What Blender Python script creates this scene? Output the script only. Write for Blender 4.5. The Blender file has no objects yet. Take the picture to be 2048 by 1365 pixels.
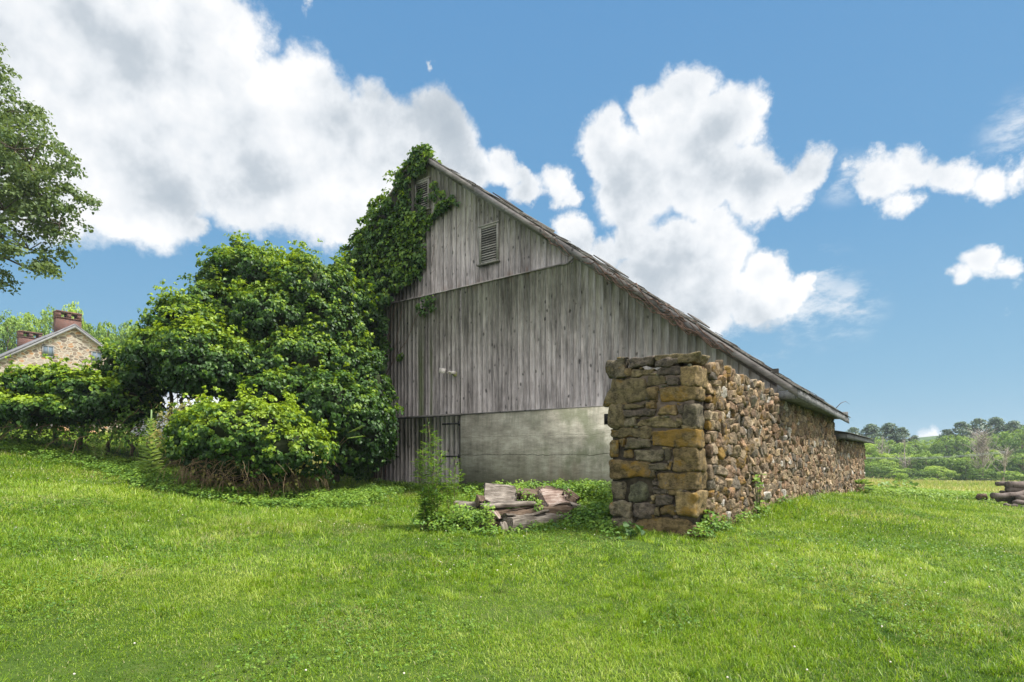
import bpy, math, random
import numpy as np
from mathutils import Vector, Matrix
R = math.radians
rng = np.random.default_rng(7)
random.seed(7)
sc = bpy.context.scene
COL = sc.collection

# ------------------------------------------------------------------ camera
F = 1162.0; CX = 1024.0; HY = 915.0; EYE = 1.5
cam_d = bpy.data.cameras.new('camera'); cam = bpy.data.objects.new('camera', cam_d); COL.objects.link(cam)
cam.location = (0, 0, EYE); cam.rotation_euler = (R(90), 0, 0)
cam_d.sensor_width = 36; cam_d.lens = 36*F/2048; cam_d.shift_y = (HY-682.5)/2048
cam_d.clip_end = 5000; cam_d.clip_start = 0.05
sc.camera = cam
sc.view_settings.view_transform = 'Standard'; sc.view_settings.look = 'None'
sc.view_settings.exposure = 0.72; sc.view_settings.gamma = 1.0; sc.view_settings.use_curve_mapping = False
sc.cycles.use_denoising = True
sc.cycles.max_bounces = 6; sc.cycles.diffuse_bounces = 3; sc.cycles.transmission_bounces = 3
sc.cycles.transparent_max_bounces = 6; sc.cycles.glossy_bounces = 2
sc.cycles.caustics_reflective = False; sc.cycles.caustics_refractive = False

# ------------------------------------------------------------------ sun
SUN_EL, SUN_AZ = R(60), math.atan2(0.96, -0.12)     # azimuth from +Y towards +X
sd = Vector((math.sin(SUN_AZ)*math.cos(SUN_EL), math.cos(SUN_AZ)*math.cos(SUN_EL), math.sin(SUN_EL)))
sun_d = bpy.data.lights.new('sun', 'SUN'); sun = bpy.data.objects.new('sun', sun_d); COL.objects.link(sun)
sun_d.energy = 5.0; sun_d.angle = R(11); sun_d.color = (1, 0.955, 0.88)
sun.rotation_euler = (-sd).to_track_quat('-Z', 'Y').to_euler(); sun.location = (20, -5, 40)

# ------------------------------------------------------------------ node helper
class NT:
    def __init__(self, tree):
        self.t = tree; self.n = tree.nodes; self.l = tree.links
    def node(self, typ, **kw):
        nd = self.n.new(typ)
        for k, v in kw.items(): setattr(nd, k, v)
        return nd
    def put(self, sock, v):
        if hasattr(v, 'is_output') or isinstance(v, bpy.types.NodeSocket): self.l.new(v, sock)
        elif v is not None: sock.default_value = v
    def math(self, op, a, b=None, c=None, clamp=False):
        nd = self.node('ShaderNodeMath', operation=op, use_clamp=clamp)
        self.put(nd.inputs[0], a); self.put(nd.inputs[1], b)
        if c is not None: self.put(nd.inputs[2], c)
        return nd.outputs[0]
    def vec(self, op, a, b=None, scale=None):
        nd = self.node('ShaderNodeVectorMath', operation=op)
        self.put(nd.inputs[0], a); self.put(nd.inputs[1], b)
        if scale is not None: self.put(nd.inputs['Scale'], scale)
        return nd.outputs['Value'] if op in ('DISTANCE', 'DOT_PRODUCT', 'LENGTH') else nd.outputs[0]
    def noise(self, vec, scale, detail=4, rough=0.55, col=False, dist=0.0):
        nd = self.node('ShaderNodeTexNoise'); self.put(nd.inputs['Vector'], vec)
        nd.inputs['Scale'].default_value = scale; nd.inputs['Detail'].default_value = detail
        nd.inputs['Roughness'].default_value = rough; nd.inputs['Distortion'].default_value = dist
        return nd.outputs['Color'] if col else nd.outputs['Fac']
    def voro(self, vec, scale, feature='F1', out='Distance', rand=1.0):
        nd = self.node('ShaderNodeTexVoronoi', feature=feature); self.put(nd.inputs['Vector'], vec)
        nd.inputs['Scale'].default_value = scale; nd.inputs['Randomness'].default_value = rand
        return nd.outputs[out]
    def ss(self, v, lo, hi, a=0.0, b=1.0):
        nd = self.node('ShaderNodeMapRange', interpolation_type='SMOOTHSTEP'); self.put(nd.inputs[0], v)
        for i, x in zip((1, 2, 3, 4), (lo, hi, a, b)): nd.inputs[i].default_value = x
        return nd.outputs[0]
    def mr(self, v, lo, hi, a=0.0, b=1.0):
        nd = self.node('ShaderNodeMapRange'); self.put(nd.inputs[0], v)
        for i, x in zip((1, 2, 3, 4), (lo, hi, a, b)): nd.inputs[i].default_value = x
        return nd.outputs[0]
    def mix(self, f, a, b, mode='MIX'):
        nd = self.node('ShaderNodeMix', data_type='RGBA', blend_type=mode, clamp_factor=True)
        self.put(nd.inputs[0], f); self.put(nd.inputs[6], a); self.put(nd.inputs[7], b)
        return nd.outputs[2]
    def ramp(self, f, stops):
        nd = self.node('ShaderNodeValToRGB'); self.put(nd.inputs[0], f)
        e = nd.color_ramp.elements
        while len(e) < len(stops): e.new(0.5)
        for k, (p, c) in enumerate(stops): e[k].position = p; e[k].color = tuple(c)+(1,)
        return nd.outputs[0]
    def mapping(self, vec, scale=(1, 1, 1), loc=(0, 0, 0), rot=(0, 0, 0)):
        nd = self.node('ShaderNodeMapping'); self.put(nd.inputs['Vector'], vec)
        nd.inputs['Scale'].default_value = scale; nd.inputs['Location'].default_value = loc; nd.inputs['Rotation'].default_value = rot
        return nd.outputs[0]
    def comb(self, x, y, z):
        nd = self.node('ShaderNodeCombineXYZ'); self.put(nd.inputs[0], x); self.put(nd.inputs[1], y); self.put(nd.inputs[2], z)
        return nd.outputs[0]
def c3(c): return tuple(c)+(1,)

# ------------------------------------------------------------------ world: sky with clouds
def pdir(px, py):
    return Vector(((px-CX)/F, 1, (HY-py)/F)).normalized()
world = bpy.data.worlds.new('World'); sc.world = world; world.use_nodes = True
wt = NT(world.node_tree); world.node_tree.nodes.clear()
skyn = wt.node('ShaderNodeTexSky', sky_type='NISHITA', sun_disc=False)
skyn.sun_elevation = SUN_EL; skyn.sun_rotation = SUN_AZ; skyn.air_density = 1.15; skyn.dust_density = 0.6; skyn.ozone_density = 1.6
SKY_S = 0.06
tc = wt.node('ShaderNodeTexCoord').outputs['Generated']
D = wt.vec('NORMALIZE', tc)
warp = wt.vec('SUBTRACT', wt.noise(D, 7.0, 9, 0.64, col=True), (0.5, 0.5, 0.5))
warp2 = wt.vec('SUBTRACT', wt.noise(D, 2.6, 3, 0.5, col=True), (0.5, 0.5, 0.5))
Dw = wt.vec('ADD', wt.vec('ADD', D, wt.vec('SCALE', warp, scale=0.10)), wt.vec('SCALE', warp2, scale=0.05))
BL = [(40,60,250),(230,150,225),(60,300,220),(260,330,185),(430,220,200),(590,250,155),(500,360,115),(650,370,135),(770,290,115),(870,270,95),
      (235,440,48),(700,440,65),(420,70,140),(60,420,60),(390,440,40),(950,350,52),(1005,340,42),(1040,365,30),(800,400,85),(600,15,26),(905,320,60),(905,300,60),
      (1378,182,80),(1308,212,58),(1345,255,80),(1452,240,88),(1515,215,32),(1370,290,112),(1212,305,72),(1270,365,112),(1400,350,110),(1500,370,88),(1612,340,60),(1590,385,52),
      (1420,455,52),(1265,480,58),(1205,512,52),(1340,505,80),(1445,525,85),(1540,545,62),(1400,600,100),(1520,610,62),(1300,575,85),(1572,600,58),(1612,565,32)
      ,
      (1108,382,34),(1060,385,30),(1130,410,32),(1150,480,48),(1060,400,36),(1185,530,45),(1180,590,60),
      (1830,335,50),(1765,365,58),(1895,350,52),(1970,355,50),(2050,340,50),(1800,415,40),(1715,345,28),(1965,530,42),(2020,542,32),(1915,560,28),(2000,637,20),(1862,870,34),(870,140,13)]
f = None
for (px, py, r) in BL:
    c = pdir(px, py); rr = (pdir(px, py-r)-c).length*0.5 + (pdir(px+r, py)-c).length*0.5
    d = wt.vec('DISTANCE', Dw, tuple(c))
    g = wt.math('MULTIPLY_ADD', d, -1/rr, 1.0)
    g = wt.math('MULTIPLY', g, min(1.0, rr/0.06)**0.6)
    f = g if f is None else wt.math('SMOOTH_MAX', f, g, 0.09)
# clouds in the rest of the sky (behind the camera), unseen, cover raised for white fill light
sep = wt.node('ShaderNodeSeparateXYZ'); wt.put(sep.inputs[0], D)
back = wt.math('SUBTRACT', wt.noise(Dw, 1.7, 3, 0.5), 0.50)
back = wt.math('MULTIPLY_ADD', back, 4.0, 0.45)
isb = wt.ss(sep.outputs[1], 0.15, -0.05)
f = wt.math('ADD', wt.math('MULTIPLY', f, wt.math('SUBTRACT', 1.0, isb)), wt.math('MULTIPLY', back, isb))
fine = wt.noise(D, 26, 6, 0.62)
f2 = wt.math('ADD', f, wt.math('MULTIPLY', wt.math('SUBTRACT', fine, 0.5), 0.55))
dens = wt.ss(f2, -0.05, 0.25)
wn = wt.ss(wt.noise(wt.mapping(D, (1, 1, 2.2), rot=(0, 0.5, 0)), 11, 8, 0.65), 0.44, 0.66)
for (px, py, r) in [(1610,600,130),(1690,615,95),(1540,650,110),(2050,255,80),(1640,540,60),(1450,640,120),(1690,360,60)]:
    c = pdir(px, py); g = wt.ss(wt.vec('DISTANCE', D, tuple(c)), r/F*0.85, 0.0); dens = wt.math('MAXIMUM', dens, wt.math('MULTIPLY', wt.math('MULTIPLY', g, wn), 0.75))
# relief: noise here minus noise a little towards the light
sdv = Vector((0.45, 0, 1)).normalized()
def cl(off):
    v = wt.vec('ADD', D, tuple(sdv*off))
    return wt.math('ADD', wt.noise(v, 5.5, 7, 0.55), wt.math('MULTIPLY', wt.noise(v, 2.4, 2, 0.5), 0.9))
rel = wt.math('SUBTRACT', cl(0.0), cl(0.045))
shade = wt.math('ADD', wt.math('MULTIPLY', rel, 2.1), 0.71)
thick = wt.ss(f2, 0.15, 0.75)
shade = wt.math('SUBTRACT', shade, wt.math('MULTIPLY', thick, 0.16))
ccol = wt.ramp(shade, [(0.0, (0.43, 0.49, 0.55)), (0.35, (0.56, 0.61, 0.66)), (0.60, (0.80, 0.83, 0.86)), (0.85, (0.97, 0.97, 0.97))])
CLOUD_GAIN = 0.66
ccol = wt.mix(1.0, ccol, (CLOUD_GAIN,)*3+(1,), 'MULTIPLY')
skyc = wt.mix(1.0, skyn.outputs[0], (SKY_S*1.0, SKY_S*1.0, SKY_S*1.0, 1), 'MULTIPLY')
el = wt.math('MAXIMUM', sep.outputs[2], 0.0)
blue = wt.ramp(el, [(0.0, (0.205, 0.350, 0.45)), (0.12, (0.158, 0.310, 0.44)), (0.35, (0.104, 0.248, 0.42)), (0.75, (0.076, 0.200, 0.39))])
skyc = wt.mix(0.88, skyc, blue)
# sky behind the camera brightened and warmed as added fill for the gable
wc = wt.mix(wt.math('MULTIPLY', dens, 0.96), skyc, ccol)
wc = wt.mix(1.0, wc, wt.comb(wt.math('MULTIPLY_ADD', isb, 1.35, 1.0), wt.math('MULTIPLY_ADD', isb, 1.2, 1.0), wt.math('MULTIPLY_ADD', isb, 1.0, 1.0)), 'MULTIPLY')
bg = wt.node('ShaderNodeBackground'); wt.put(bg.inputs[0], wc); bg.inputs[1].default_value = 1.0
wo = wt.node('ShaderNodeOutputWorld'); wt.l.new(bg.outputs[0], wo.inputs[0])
world.cycles.sampling_method = "MANUAL"; world.cycles.sample_map_resolution = 512

# ------------------------------------------------------------------ frame of the barn
G = Vector((-0.8036, 0.5952, 0)); G.normalize()      # along the gable, to the left
U = Vector((G.y, -G.x, 0))                            # along the side wall, away from the camera
CORNER = Vector((6.297, 13.65, 0))                    # barn corner s=0,u=0
def P(s, u, z): return CORNER + G*s + U*u + Vector((0, 0, z))
Gn, Un, Cn = np.array(G), np.array(U), np.array(CORNER)
def Pn(s, u, z):
    s, u, z = np.broadcast_arrays(np.asarray(s, float), np.asarray(u, float), np.asarray(z, float))
    return Cn + s[..., None]*Gn + u[..., None]*Un + z[..., None]*np.array([0, 0, 1.0])
def at(px, py, Y): return Vector(((px-CX)/F*Y, Y, EYE-(py-HY)/F*Y))
def gable_s(px, u=0.0):
    c = CORNER + U*u; k = (px-CX)/F
    return (c.x-k*c.y)/(k*G.y-G.x)
def gable_pt(px, py, u=0.0):
    s = gable_s(px, u); Y = CORNER.y+U.y*u+G.y*s
    return s, EYE-(py-HY)/F*Y
def side_u(px, s=0.0):
    c = CORNER + G*s; k = (px-CX)/F
    return (k*c.y-c.x)/(U.x-k*U.y)

# ------------------------------------------------------------------ terrain
def cp(px, py, Y): p = at(px, py, Y); return (p.x, p.y, p.z)
CTRL = [(0,0,0),(0,-25,0),(-14,-10,.3),(18,-10,-.3),(-3.9,3.9,.12),(3.4,3.9,-.02),(0,6,.02),
        (2.85,9,.24),(1.64,9.9,.33), cp(850,976,20.6), cp(500,1004,14), (-7.5,11.5,.72), cp(0,880,18), cp(150,885,19), cp(300,938,16.5),
        cp(0,1000,10), cp(0,1130,6.2), cp(700,980,18), cp(1213,978,16.3), cp(1000,1062,10.3), cp(1560,1012,13.65), cp(1670,992,20.3), cp(1730,987,28.6),
        cp(1900,1003,24), cp(2048,1018,22), cp(2048,1100,10.5), cp(2048,1230,5.4), cp(1750,1060,11.5),
        cp(1760,976,48), cp(2040,972,55), cp(1900,968,110), cp(2100,968,120), cp(1740,968,115),
        (-26,30,3.0),(-38,48,4.0),(-60,70,5.5),(-20,60,3.0),(0,50,0.8),(0,110,-1),(-60,150,8),(40,-40,-1),(-40,-30,1.5),(80,20,-2.5),(-60,10,3.5)]
CT = np.array(CTRL); far = []
for a in range(0, 360, 20):
    x, y = 330*math.cos(R(a)), 330*math.sin(R(a)); far.append((x, y, -1.0 + (6 if x < -100 else 0) - (3.5 if x > 100 else 0)))
CT = np.vstack([CT, np.array(far)])
def _tps(r2): return np.where(r2 > 1e-12, r2*np.log(np.maximum(r2, 1e-12)), 0.0)
_n = len(CT); _A = np.zeros((_n+3, _n+3)); _xy = CT[:, :2]/50.0
_A[:_n, :_n] = _tps(((_xy[:, None]-_xy[None])**2).sum(-1)) + np.eye(_n)*1e-4
_A[:_n, _n] = 1; _A[:_n, _n+1:] = _xy; _A[_n, :_n] = 1; _A[_n+1:, :_n] = _xy.T
_w = np.linalg.solve(_A, np.concatenate([CT[:, 2], [0, 0, 0]]))
def ground(x, y):
    x = np.atleast_1d(np.asarray(x, float)); y = np.atleast_1d(np.asarray(y, float)); out = np.empty(x.size)
    q = np.stack([x.ravel(), y.ravel()], 1)/50.0
    for i in range(0, len(q), 20000):
        k = q[i:i+20000]
        out[i:i+20000] = _tps(((k[:, None]-_xy[None])**2).sum(-1))@_w[:_n] + _w[_n] + k@_w[_n+1:]
    rr = np.hypot(x.ravel(), y.ravel()); t = np.clip((rr-300)/100, 0, 1)
    out = out*(1-t) - 2.0*t
    out += 0.02*np.sin(x.ravel()*1.9+np.sin(y.ravel()*1.3)) * np.cos(y.ravel()*1.7+0.6*np.sin(x.ravel()*.9))*np.clip(1-rr/80, 0, 1)
    return out.reshape(x.shape)
_gg_x = np.linspace(-60, 90, 601); _gg_y = np.linspace(-10, 140, 601)
_GX, _GY = np.meshgrid(_gg_x, _gg_y, indexing='ij'); _GZ = ground(_GX, _GY)
def gz(x, y):     # fast bilinear look-up
    x = np.asarray(x, float); y = np.asarray(y, float)
    fx = np.clip((x+60)/150*600, 0, 599.999); fy = np.clip((y+10)/150*600, 0, 599.999)
    i, j = fx.astype(int), fy.astype(int); a, b = fx-i, fy-j
    return _GZ[i, j]*(1-a)*(1-b)+_GZ[i+1, j]*a*(1-b)+_GZ[i, j+1]*(1-a)*b+_GZ[i+1, j+1]*a*b
def gp(px, Y):
    X = (px-CX)/F*Y; return Vector((X, Y, float(gz(X, Y))))

# ------------------------------------------------------------------ mesh helpers
def noise3(Pt, scale, seed=0, octs=2):
    r = np.random.default_rng(seed); out = np.zeros(len(Pt)); amp = 1.0
    for o in range(octs):
        for k in range(5):
            d = r.normal(size=3); d /= np.linalg.norm(d)
            out += amp*np.sin(Pt@d*scale*(1+0.5*k/5)*(2**o)+r.uniform(0, 6.28)+1.3*np.sin(Pt@r.normal(size=3)*scale*.5*(2**o)))
        amp *= .5
    return out/4.0
def np_mesh(name, V, faces, mat, parent=None, smooth=False, attrs=None):
    """faces: list of (m,k) int arrays"""
    me = bpy.data.meshes.new(name)
    faces = [f_ for f_ in faces if len(f_)]
    nl = sum(f_.size for f_ in faces); nf = sum(len(f_) for f_ in faces)
    me.vertices.add(len(V)); me.vertices.foreach_set('co', np.ascontiguousarray(V, np.float32).ravel())
    me.loops.add(nl); me.polygons.add(nf)
    me.loops.foreach_set('vertex_index', np.concatenate([f_.ravel() for f_ in faces]).astype(np.int32))
    tot = np.concatenate([np.full(len(f_), f_.shape[1]) for f_ in faces]); st = np.concatenate([[0], np.cumsum(tot)[:-1]])
    me.polygons.foreach_set('loop_start', st.astype(np.int32))
    if smooth: me.polygons.foreach_set('use_smooth', np.ones(nf, bool))
    for an, av in (attrs or {}).items():
        av = np.asarray(av, np.float32)
        if av.ndim == 2:
            a = me.attributes.new(an, 'FLOAT_COLOR', 'POINT')
            a.data.foreach_set('color', np.concatenate([av, np.ones((len(av), 1), np.float32)], 1).ravel())
        else:
            a = me.attributes.new(an, 'FLOAT', 'POINT'); a.data.foreach_set('value', av)
    me.update(calc_edges=True); me.validate()
    if mat: me.materials.append(mat)
    o = bpy.data.objects.new(name, me); COL.objects.link(o)
    if parent: o.parent = parent
    return o
class MB:
    def __init__(self): self.v = []; self.f = {}; self.n = 0; self.a = {}
    def add(self, V, faces, **attrs):
        V = np.asarray(V, float)
        for f_ in faces:
            f_ = np.asarray(f_, int)
            if f_.size: self.f.setdefault(f_.shape[1], []).append(f_+self.n)
        for k, val in attrs.items():
            val = np.asarray(val, float)
            self.a.setdefault(k, []).append(np.broadcast_to(val, (len(V),)+val.shape[-1:] if val.ndim and val.shape[-1] == 3 and val.shape != (len(V),) else (len(V),)))
        self.v.append(V); self.n += len(V)
    def box(self, o, ax, ay, az, **attrs):     # origin corner + three edge vectors
        o, ax, ay, az = [np.array(q, float) for q in (o, ax, ay, az)]
        V = [o, o+ax, o+ax+ay, o+ay, o+az, o+ax+az, o+ax+ay+az, o+ay+az]
        fs = [(0, 3, 2, 1), (4, 5, 6, 7), (0, 1, 5, 4), (1, 2, 6, 5), (2, 3, 7, 6), (3, 0, 4, 7)]
        if np.dot(np.cross(ax, ay), az) < 0: fs = [q[::-1] for q in fs]
        self.add(V, [fs], **attrs)
    def sbox(self, s0, s1, u0, u1, z0, z1, **attrs):   # box in barn frame
        self.box(P(s0, u0, z0), U*(u1-u0), G*(s1-s0), Vector((0, 0, z1-z0)), **attrs)
    def tube(self, pts, rad, n=6, jit=0.0, **attrs):
        pts = [Vector(p) for p in pts]; m = len(pts); V = []
        ref = Vector((0.3, 0.2, 1))
        for i, p in enumerate(pts):
            d = (pts[min(i+1, m-1)]-pts[max(i-1, 0)]); d = d.normalized() if d.length > 1e-9 else Vector((0, 0, 1))
            a = d.cross(ref if abs(d.dot(ref.normalized())) < .95 else Vector((1, 0, 0))).normalized(); b = d.cross(a)
            r = rad[i] if hasattr(rad, '__len__') else rad
            for k in range(n):
                t = 2*math.pi*k/n; rr = r*(1+jit*(random.random()-.5)); V.append(p+a*math.cos(t)*rr+b*math.sin(t)*rr)
        fs = []
        for i in range(m-1):
            for k in range(n): fs.append((i*n+k, i*n+(k+1) % n, (i+1)*n+(k+1) % n, (i+1)*n+k))
        V = [list(q) for q in V]; V.append(list(pts[0])); V.append(list(pts[-1])); c0 = m*n
        caps = [(c0, (k+1) % n, k) for k in range(n)]+[(c0+1, (m-1)*n+k, (m-1)*n+(k+1) % n) for k in range(n)]
        self.add(V, [fs, caps], **attrs)
    def build(self, name, mat, parent=None, smooth=False):
        V = np.concatenate(self.v); A = {k: np.concatenate(v) for k, v in self.a.items()}
        return np_mesh(name, V, [np.concatenate(q) for q in self.f.values()], mat, parent, smooth, A)
def tag(o, label=None, cat=None, group=None, kind=None):
    if label: o['label'] = label
    if cat: o['category'] = cat
    if group: o['group'] = group
    if kind: o['kind'] = kind
    return o
def empty(name, loc, label, cat, group=None):
    o = bpy.data.objects.new(name, None); COL.objects.link(o); o.empty_display_size = .2
    o.location = loc; tag(o, label, cat, group); bpy.context.view_layer.update(); return o
def under(parent, *obs):
    """parent world-space parts to an Empty placed at the thing's base"""
    inv = Matrix.Translation(parent.location).inverted()
    for o in obs:
        o.parent = parent; o.matrix_parent_inverse = inv
def copy_thing(root, loc, rz, scale, label, group=None):
    r = root.copy(); COL.objects.link(r); r.location = loc; r.rotation_euler = (0, 0, rz); r.scale = scale
    r['label'] = label
    if group: r['group'] = group
    for ch in list(root.children):
        c = ch.copy(); COL.objects.link(c); c.parent = r
    return r

# ------------------------------------------------------------------ materials
def new_mat(name, rough=0.85, spec=0.25):
    m = bpy.data.materials.new(name); m.use_nodes = True
    t = NT(m.node_tree); b = m.node_tree.nodes['Principled BSDF']
    b.inputs['Roughness'].default_value = rough; b.inputs['Specular IOR Level'].default_value = spec
    return m, t, b
def bump(t, b, h, strength=0.5, dist=0.02):
    nd = t.node('ShaderNodeBump'); nd.inputs['Strength'].default_value = strength; nd.inputs['Distance'].default_value = dist
    t.put(nd.inputs['Height'], h); t.l.new(nd.outputs[0], b.inputs['Normal'])
def gpos(t): return t.node('ShaderNodeNewGeometry').outputs['Position']
def wood_mat(name, dark, mid, light, grain_axis='z', island=0.5, stain=None, tint=1.0):
    m, t, b = new_mat(name, 0.9, 0.15)
    pos = gpos(t); isl = t.node('ShaderNodeNewGeometry').outputs['Random Per Island']
    # coordinates in the barn frame: s along the gable, u along the side
    s = t.vec('DOT_PRODUCT', pos, tuple(G)); u = t.vec('DOT_PRODUCT', pos, tuple(U))
    sp = t.node('ShaderNodeSeparateXYZ'); t.put(sp.inputs[0], pos); z = sp.outputs[2]
    off = t.math('MULTIPLY', isl, 37.0)
    if grain_axis == 'z': v = t.comb(t.math('ADD', s, off), u, t.math('MULTIPLY_ADD', z, 0.06, off))
    elif grain_axis == 's': v = t.comb(t.math('MULTIPLY_ADD', s, 0.08, off), u, z)
    else: v = t.comb(s, t.math('MULTIPLY_ADD', u, 0.08, off), z)
    g1 = t.noise(v, 38, 7, 0.68); g2 = t.noise(v, 12, 4, 0.6)
    vk = t.comb(t.math('ADD', s, off), u, t.math('MULTIPLY', z, 0.62)); 
    kn = t.voro(vk, 4.2); knot = t.ss(t.math('ADD', kn, t.math('MULTIPLY', t.noise(vk, 9, 4), 0.55)), 0.46, 0.32)
    blot = t.noise(t.comb(t.math('ADD', s, t.math('MULTIPLY', isl, .3)), u, t.math('MULTIPLY', z, 0.35)), 2.2, 6, 0.7)
    fac = t.math('ADD', t.math('MULTIPLY', g1, 0.72), t.math('MULTIPLY', g2, 0.28))
    fac = t.math('ADD', fac, t.math('MULTIPLY', t.math('SUBTRACT', isl, 0.5), island))
    fac = t.math('ADD', fac, t.math('MULTIPLY', t.math('SUBTRACT', blot, 0.5), 0.6))
    col = t.ramp(fac, [(0.27, dark), (0.47, mid), (0.74, light)])
    col = t.mix(t.math('MULTIPLY', knot, 0.8), col, c3([x*0.35 for x in dark]))
    if stain: col = stain(t, col, s, u, z)
    t.put(b.inputs['Base Color'], col)
    bump(t, b, t.math('SUBTRACT', g1, t.math('MULTIPLY', knot, 0.5)), 0.6, 0.012)
    return m
def siding_stain(t, col, s, u, z):
    s0 = t.vec('DOT_PRODUCT', tuple(CORNER), tuple(G)); sl = t.math('SUBTRACT', s, s0)
    # green algae streak under the hole, from z 3 to 6.6
    w = t.noise(t.comb(s, 0.0, t.math('MULTIPLY', z, 0.15)), 6, 4)
    def band(c, hw, zt, zb, amt):
        q = t.math('ABSOLUTE', t.math('SUBTRACT', sl, c))
        k = t.ss(t.math('ADD', q, t.math('MULTIPLY', w, hw*0.9)), hw*1.6, hw*0.6)
        k = t.math('MULTIPLY', k, t.ss(z, zt, zb)); return t.math('MULTIPLY', k, amt)
    col = t.mix(band(11.85, 0.20, 6.8, 4.6, 0.75), col, (0.075, 0.10, 0.03, 1))
    col = t.mix(band(11.35, 0.10, 6.4, 4.8, 0.7), col, (0.07, 0.09, 0.03, 1))
    col = t.mix(band(13.4, 0.5, 7.0, 5.0, 0.3), col, (0.09, 0.085, 0.075, 1))
    # silvery-green boards towards the low right end
    col = t.mix(t.ss(sl, 5.0, 1.5, 0, 0.30), col, (0.30, 0.285, 0.255, 1))
    # rusty leaks under the seam, dark drips over the concrete
    rn = t.noise(t.comb(s, 0.0, t.math('MULTIPLY', z, 0.3)), 3.0, 4)
    col = t.mix(t.math('MULTIPLY', t.ss(t.math('ABSOLUTE', t.math('SUBTRACT', z, 7.2)), 0.3, 0.0), t.ss(rn, 0.5, 0.65, 0, 0.5)), col, (0.13, 0.07, 0.04, 1))
    return col
M = {}
M['siding'] = wood_mat('weathered_siding', (0.070, 0.062, 0.059), (0.225, 0.202, 0.195), (0.48, 0.435, 0.425), 'z', 0.13, siding_stain)
M['trim'] = wood_mat('weathered_trim', (0.075, 0.068, 0.065), (0.165, 0.152, 0.148), (0.28, 0.262, 0.255), 's', 0.15)
M['fascia'] = wood_mat('weathered_fascia', (0.055, 0.053, 0.052), (0.125, 0.125, 0.125), (0.23, 0.23, 0.23), 'u', 0.15)
M['louver'] = wood_mat('louver_wood', (0.10, 0.095, 0.085), (0.21, 0.20, 0.18), (0.33, 0.315, 0.29), 's', 0.35)
M['shingle'] = wood_mat('old_shingles', (0.05, 0.045, 0.04), (0.12, 0.11, 0.10), (0.22, 0.21, 0.195), 's', 0.7)
M['log_bark'] = wood_mat('log_bark', (0.04, 0.03, 0.025), (0.10, 0.078, 0.068), (0.19, 0.16, 0.145), 'z', 0.5)
def simple(name, col, rough=0.8, var=0.35, scale=8, spec=0.2, metal=0):
    m, t, b = new_mat(name, rough, spec); n = t.noise(gpos(t), scale, 5, 0.6)
    t.put(b.inputs['Base Color'], t.mix(t.ss(n, 0.3, 0.7), c3([x*(1-var) for x in col]), c3([min(1, x*(1+var)) for x in col])))
    b.inputs['Metallic'].default_value = metal; bump(t, b, n, 0.3, 0.01); return m
M['iron'] = simple('black_iron', (0.02, 0.02, 0.022), 0.6, 0.3, 20)
M['dark'] = simple('dark_interior', (0.012, 0.011, 0.01), 0.95)  # near-black: unlit depth behind openings put into the colour
M['bark'] = simple('bark', (0.13, 0.105, 0.08), 0.95, 0.4, 12)
M['greybark'] = simple('pale_dead_bark', (0.30, 0.26, 0.23), 0.95, 0.3, 6)
M['stem'] = simple('dry_stems', (0.20, 0.14, 0.085), 0.9, 0.4, 9)
M['deadvine'] = simple('dead_vine', (0.14, 0.09, 0.07), 0.95, 0.5, 12)
M['core'] = simple('dark_filler', (0.022, 0.03, 0.012), 1.0, 0.5, 5)  # solid filler, its near-black green paints the shade inside the foliage
M['pale'] = simple('pale_plastic', (0.55, 0.50, 0.47), 0.6, 0.15, 5)
M['yellowed'] = simple('yellowed_plastic', (0.42, 0.42, 0.18), 0.6, 0.2, 5)
M['greymetal'] = simple('grey_sheet', (0.38, 0.40, 0.42), 0.5, 0.12, 2)
M['roofslate'] = simple('grey_roof', (0.15, 0.15, 0.16), 0.8, 0.25, 3)
M['housetrim'] = simple('grey_trim', (0.20, 0.20, 0.20), 0.7, 0.1, 3)
M['wire'] = simple('wire', (0.25, 0.27, 0.3), 0.6, 0.05, 3)
M['clover'] = simple('clover_heads', (0.62, 0.56, 0.50), 0.9, 0.15, 9)

def leaf_mat(name, dark, mid, light, trans=0.35, island=True, scale=0.9, rough=0.5):
    m = bpy.data.materials.new(name); m.use_nodes = True; t = NT(m.node_tree); m.node_tree.nodes.clear()
    geo = t.node('ShaderNodeNewGeometry'); at_ = t.node('ShaderNodeAttribute', attribute_name='tone')
    oi = t.node('ShaderNodeObjectInfo').outputs['Random']
    n = t.noise(geo.outputs['Position'], scale, 3, 0.5)
    f = t.math('ADD', at_.outputs['Fac'], t.math('MULTIPLY', t.math('SUBTRACT', n, 0.5), 0.5))
    f = t.math('ADD', f, t.math('MULTIPLY', t.math('SUBTRACT', oi, 0.5), 0.12))
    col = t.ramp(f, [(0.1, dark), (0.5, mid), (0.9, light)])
    p = t.node('ShaderNodeBsdfPrincipled'); t.put(p.inputs['Base Color'], col); p.inputs['Roughness'].default_value = rough; p.inputs['Specular IOR Level'].default_value = 0.35
    tr = t.node('ShaderNodeBsdfTranslucent'); t.put(tr.inputs[0], t.mix(1.0, col, (1.25, 1.15, 0.5, 1), 'MULTIPLY'))
    mx = t.node('ShaderNodeMixShader'); mx.inputs[0].default_value = trans
    t.l.new(p.outputs[0], mx.inputs[1]); t.l.new(tr.outputs[0], mx.inputs[2])
    o = t.node('ShaderNodeOutputMaterial'); t.l.new(mx.outputs[0], o.inputs[0]); return m
M['vineleaf'] = leaf_mat('vine_leaves', (0.018, 0.055, 0.012), (0.062, 0.145, 0.016), (0.27, 0.38, 0.02))
M['ivyleaf'] = leaf_mat('barn_vine_leaves', (0.022, 0.06, 0.014), (0.065, 0.145, 0.02), (0.22, 0.33, 0.025))
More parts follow.
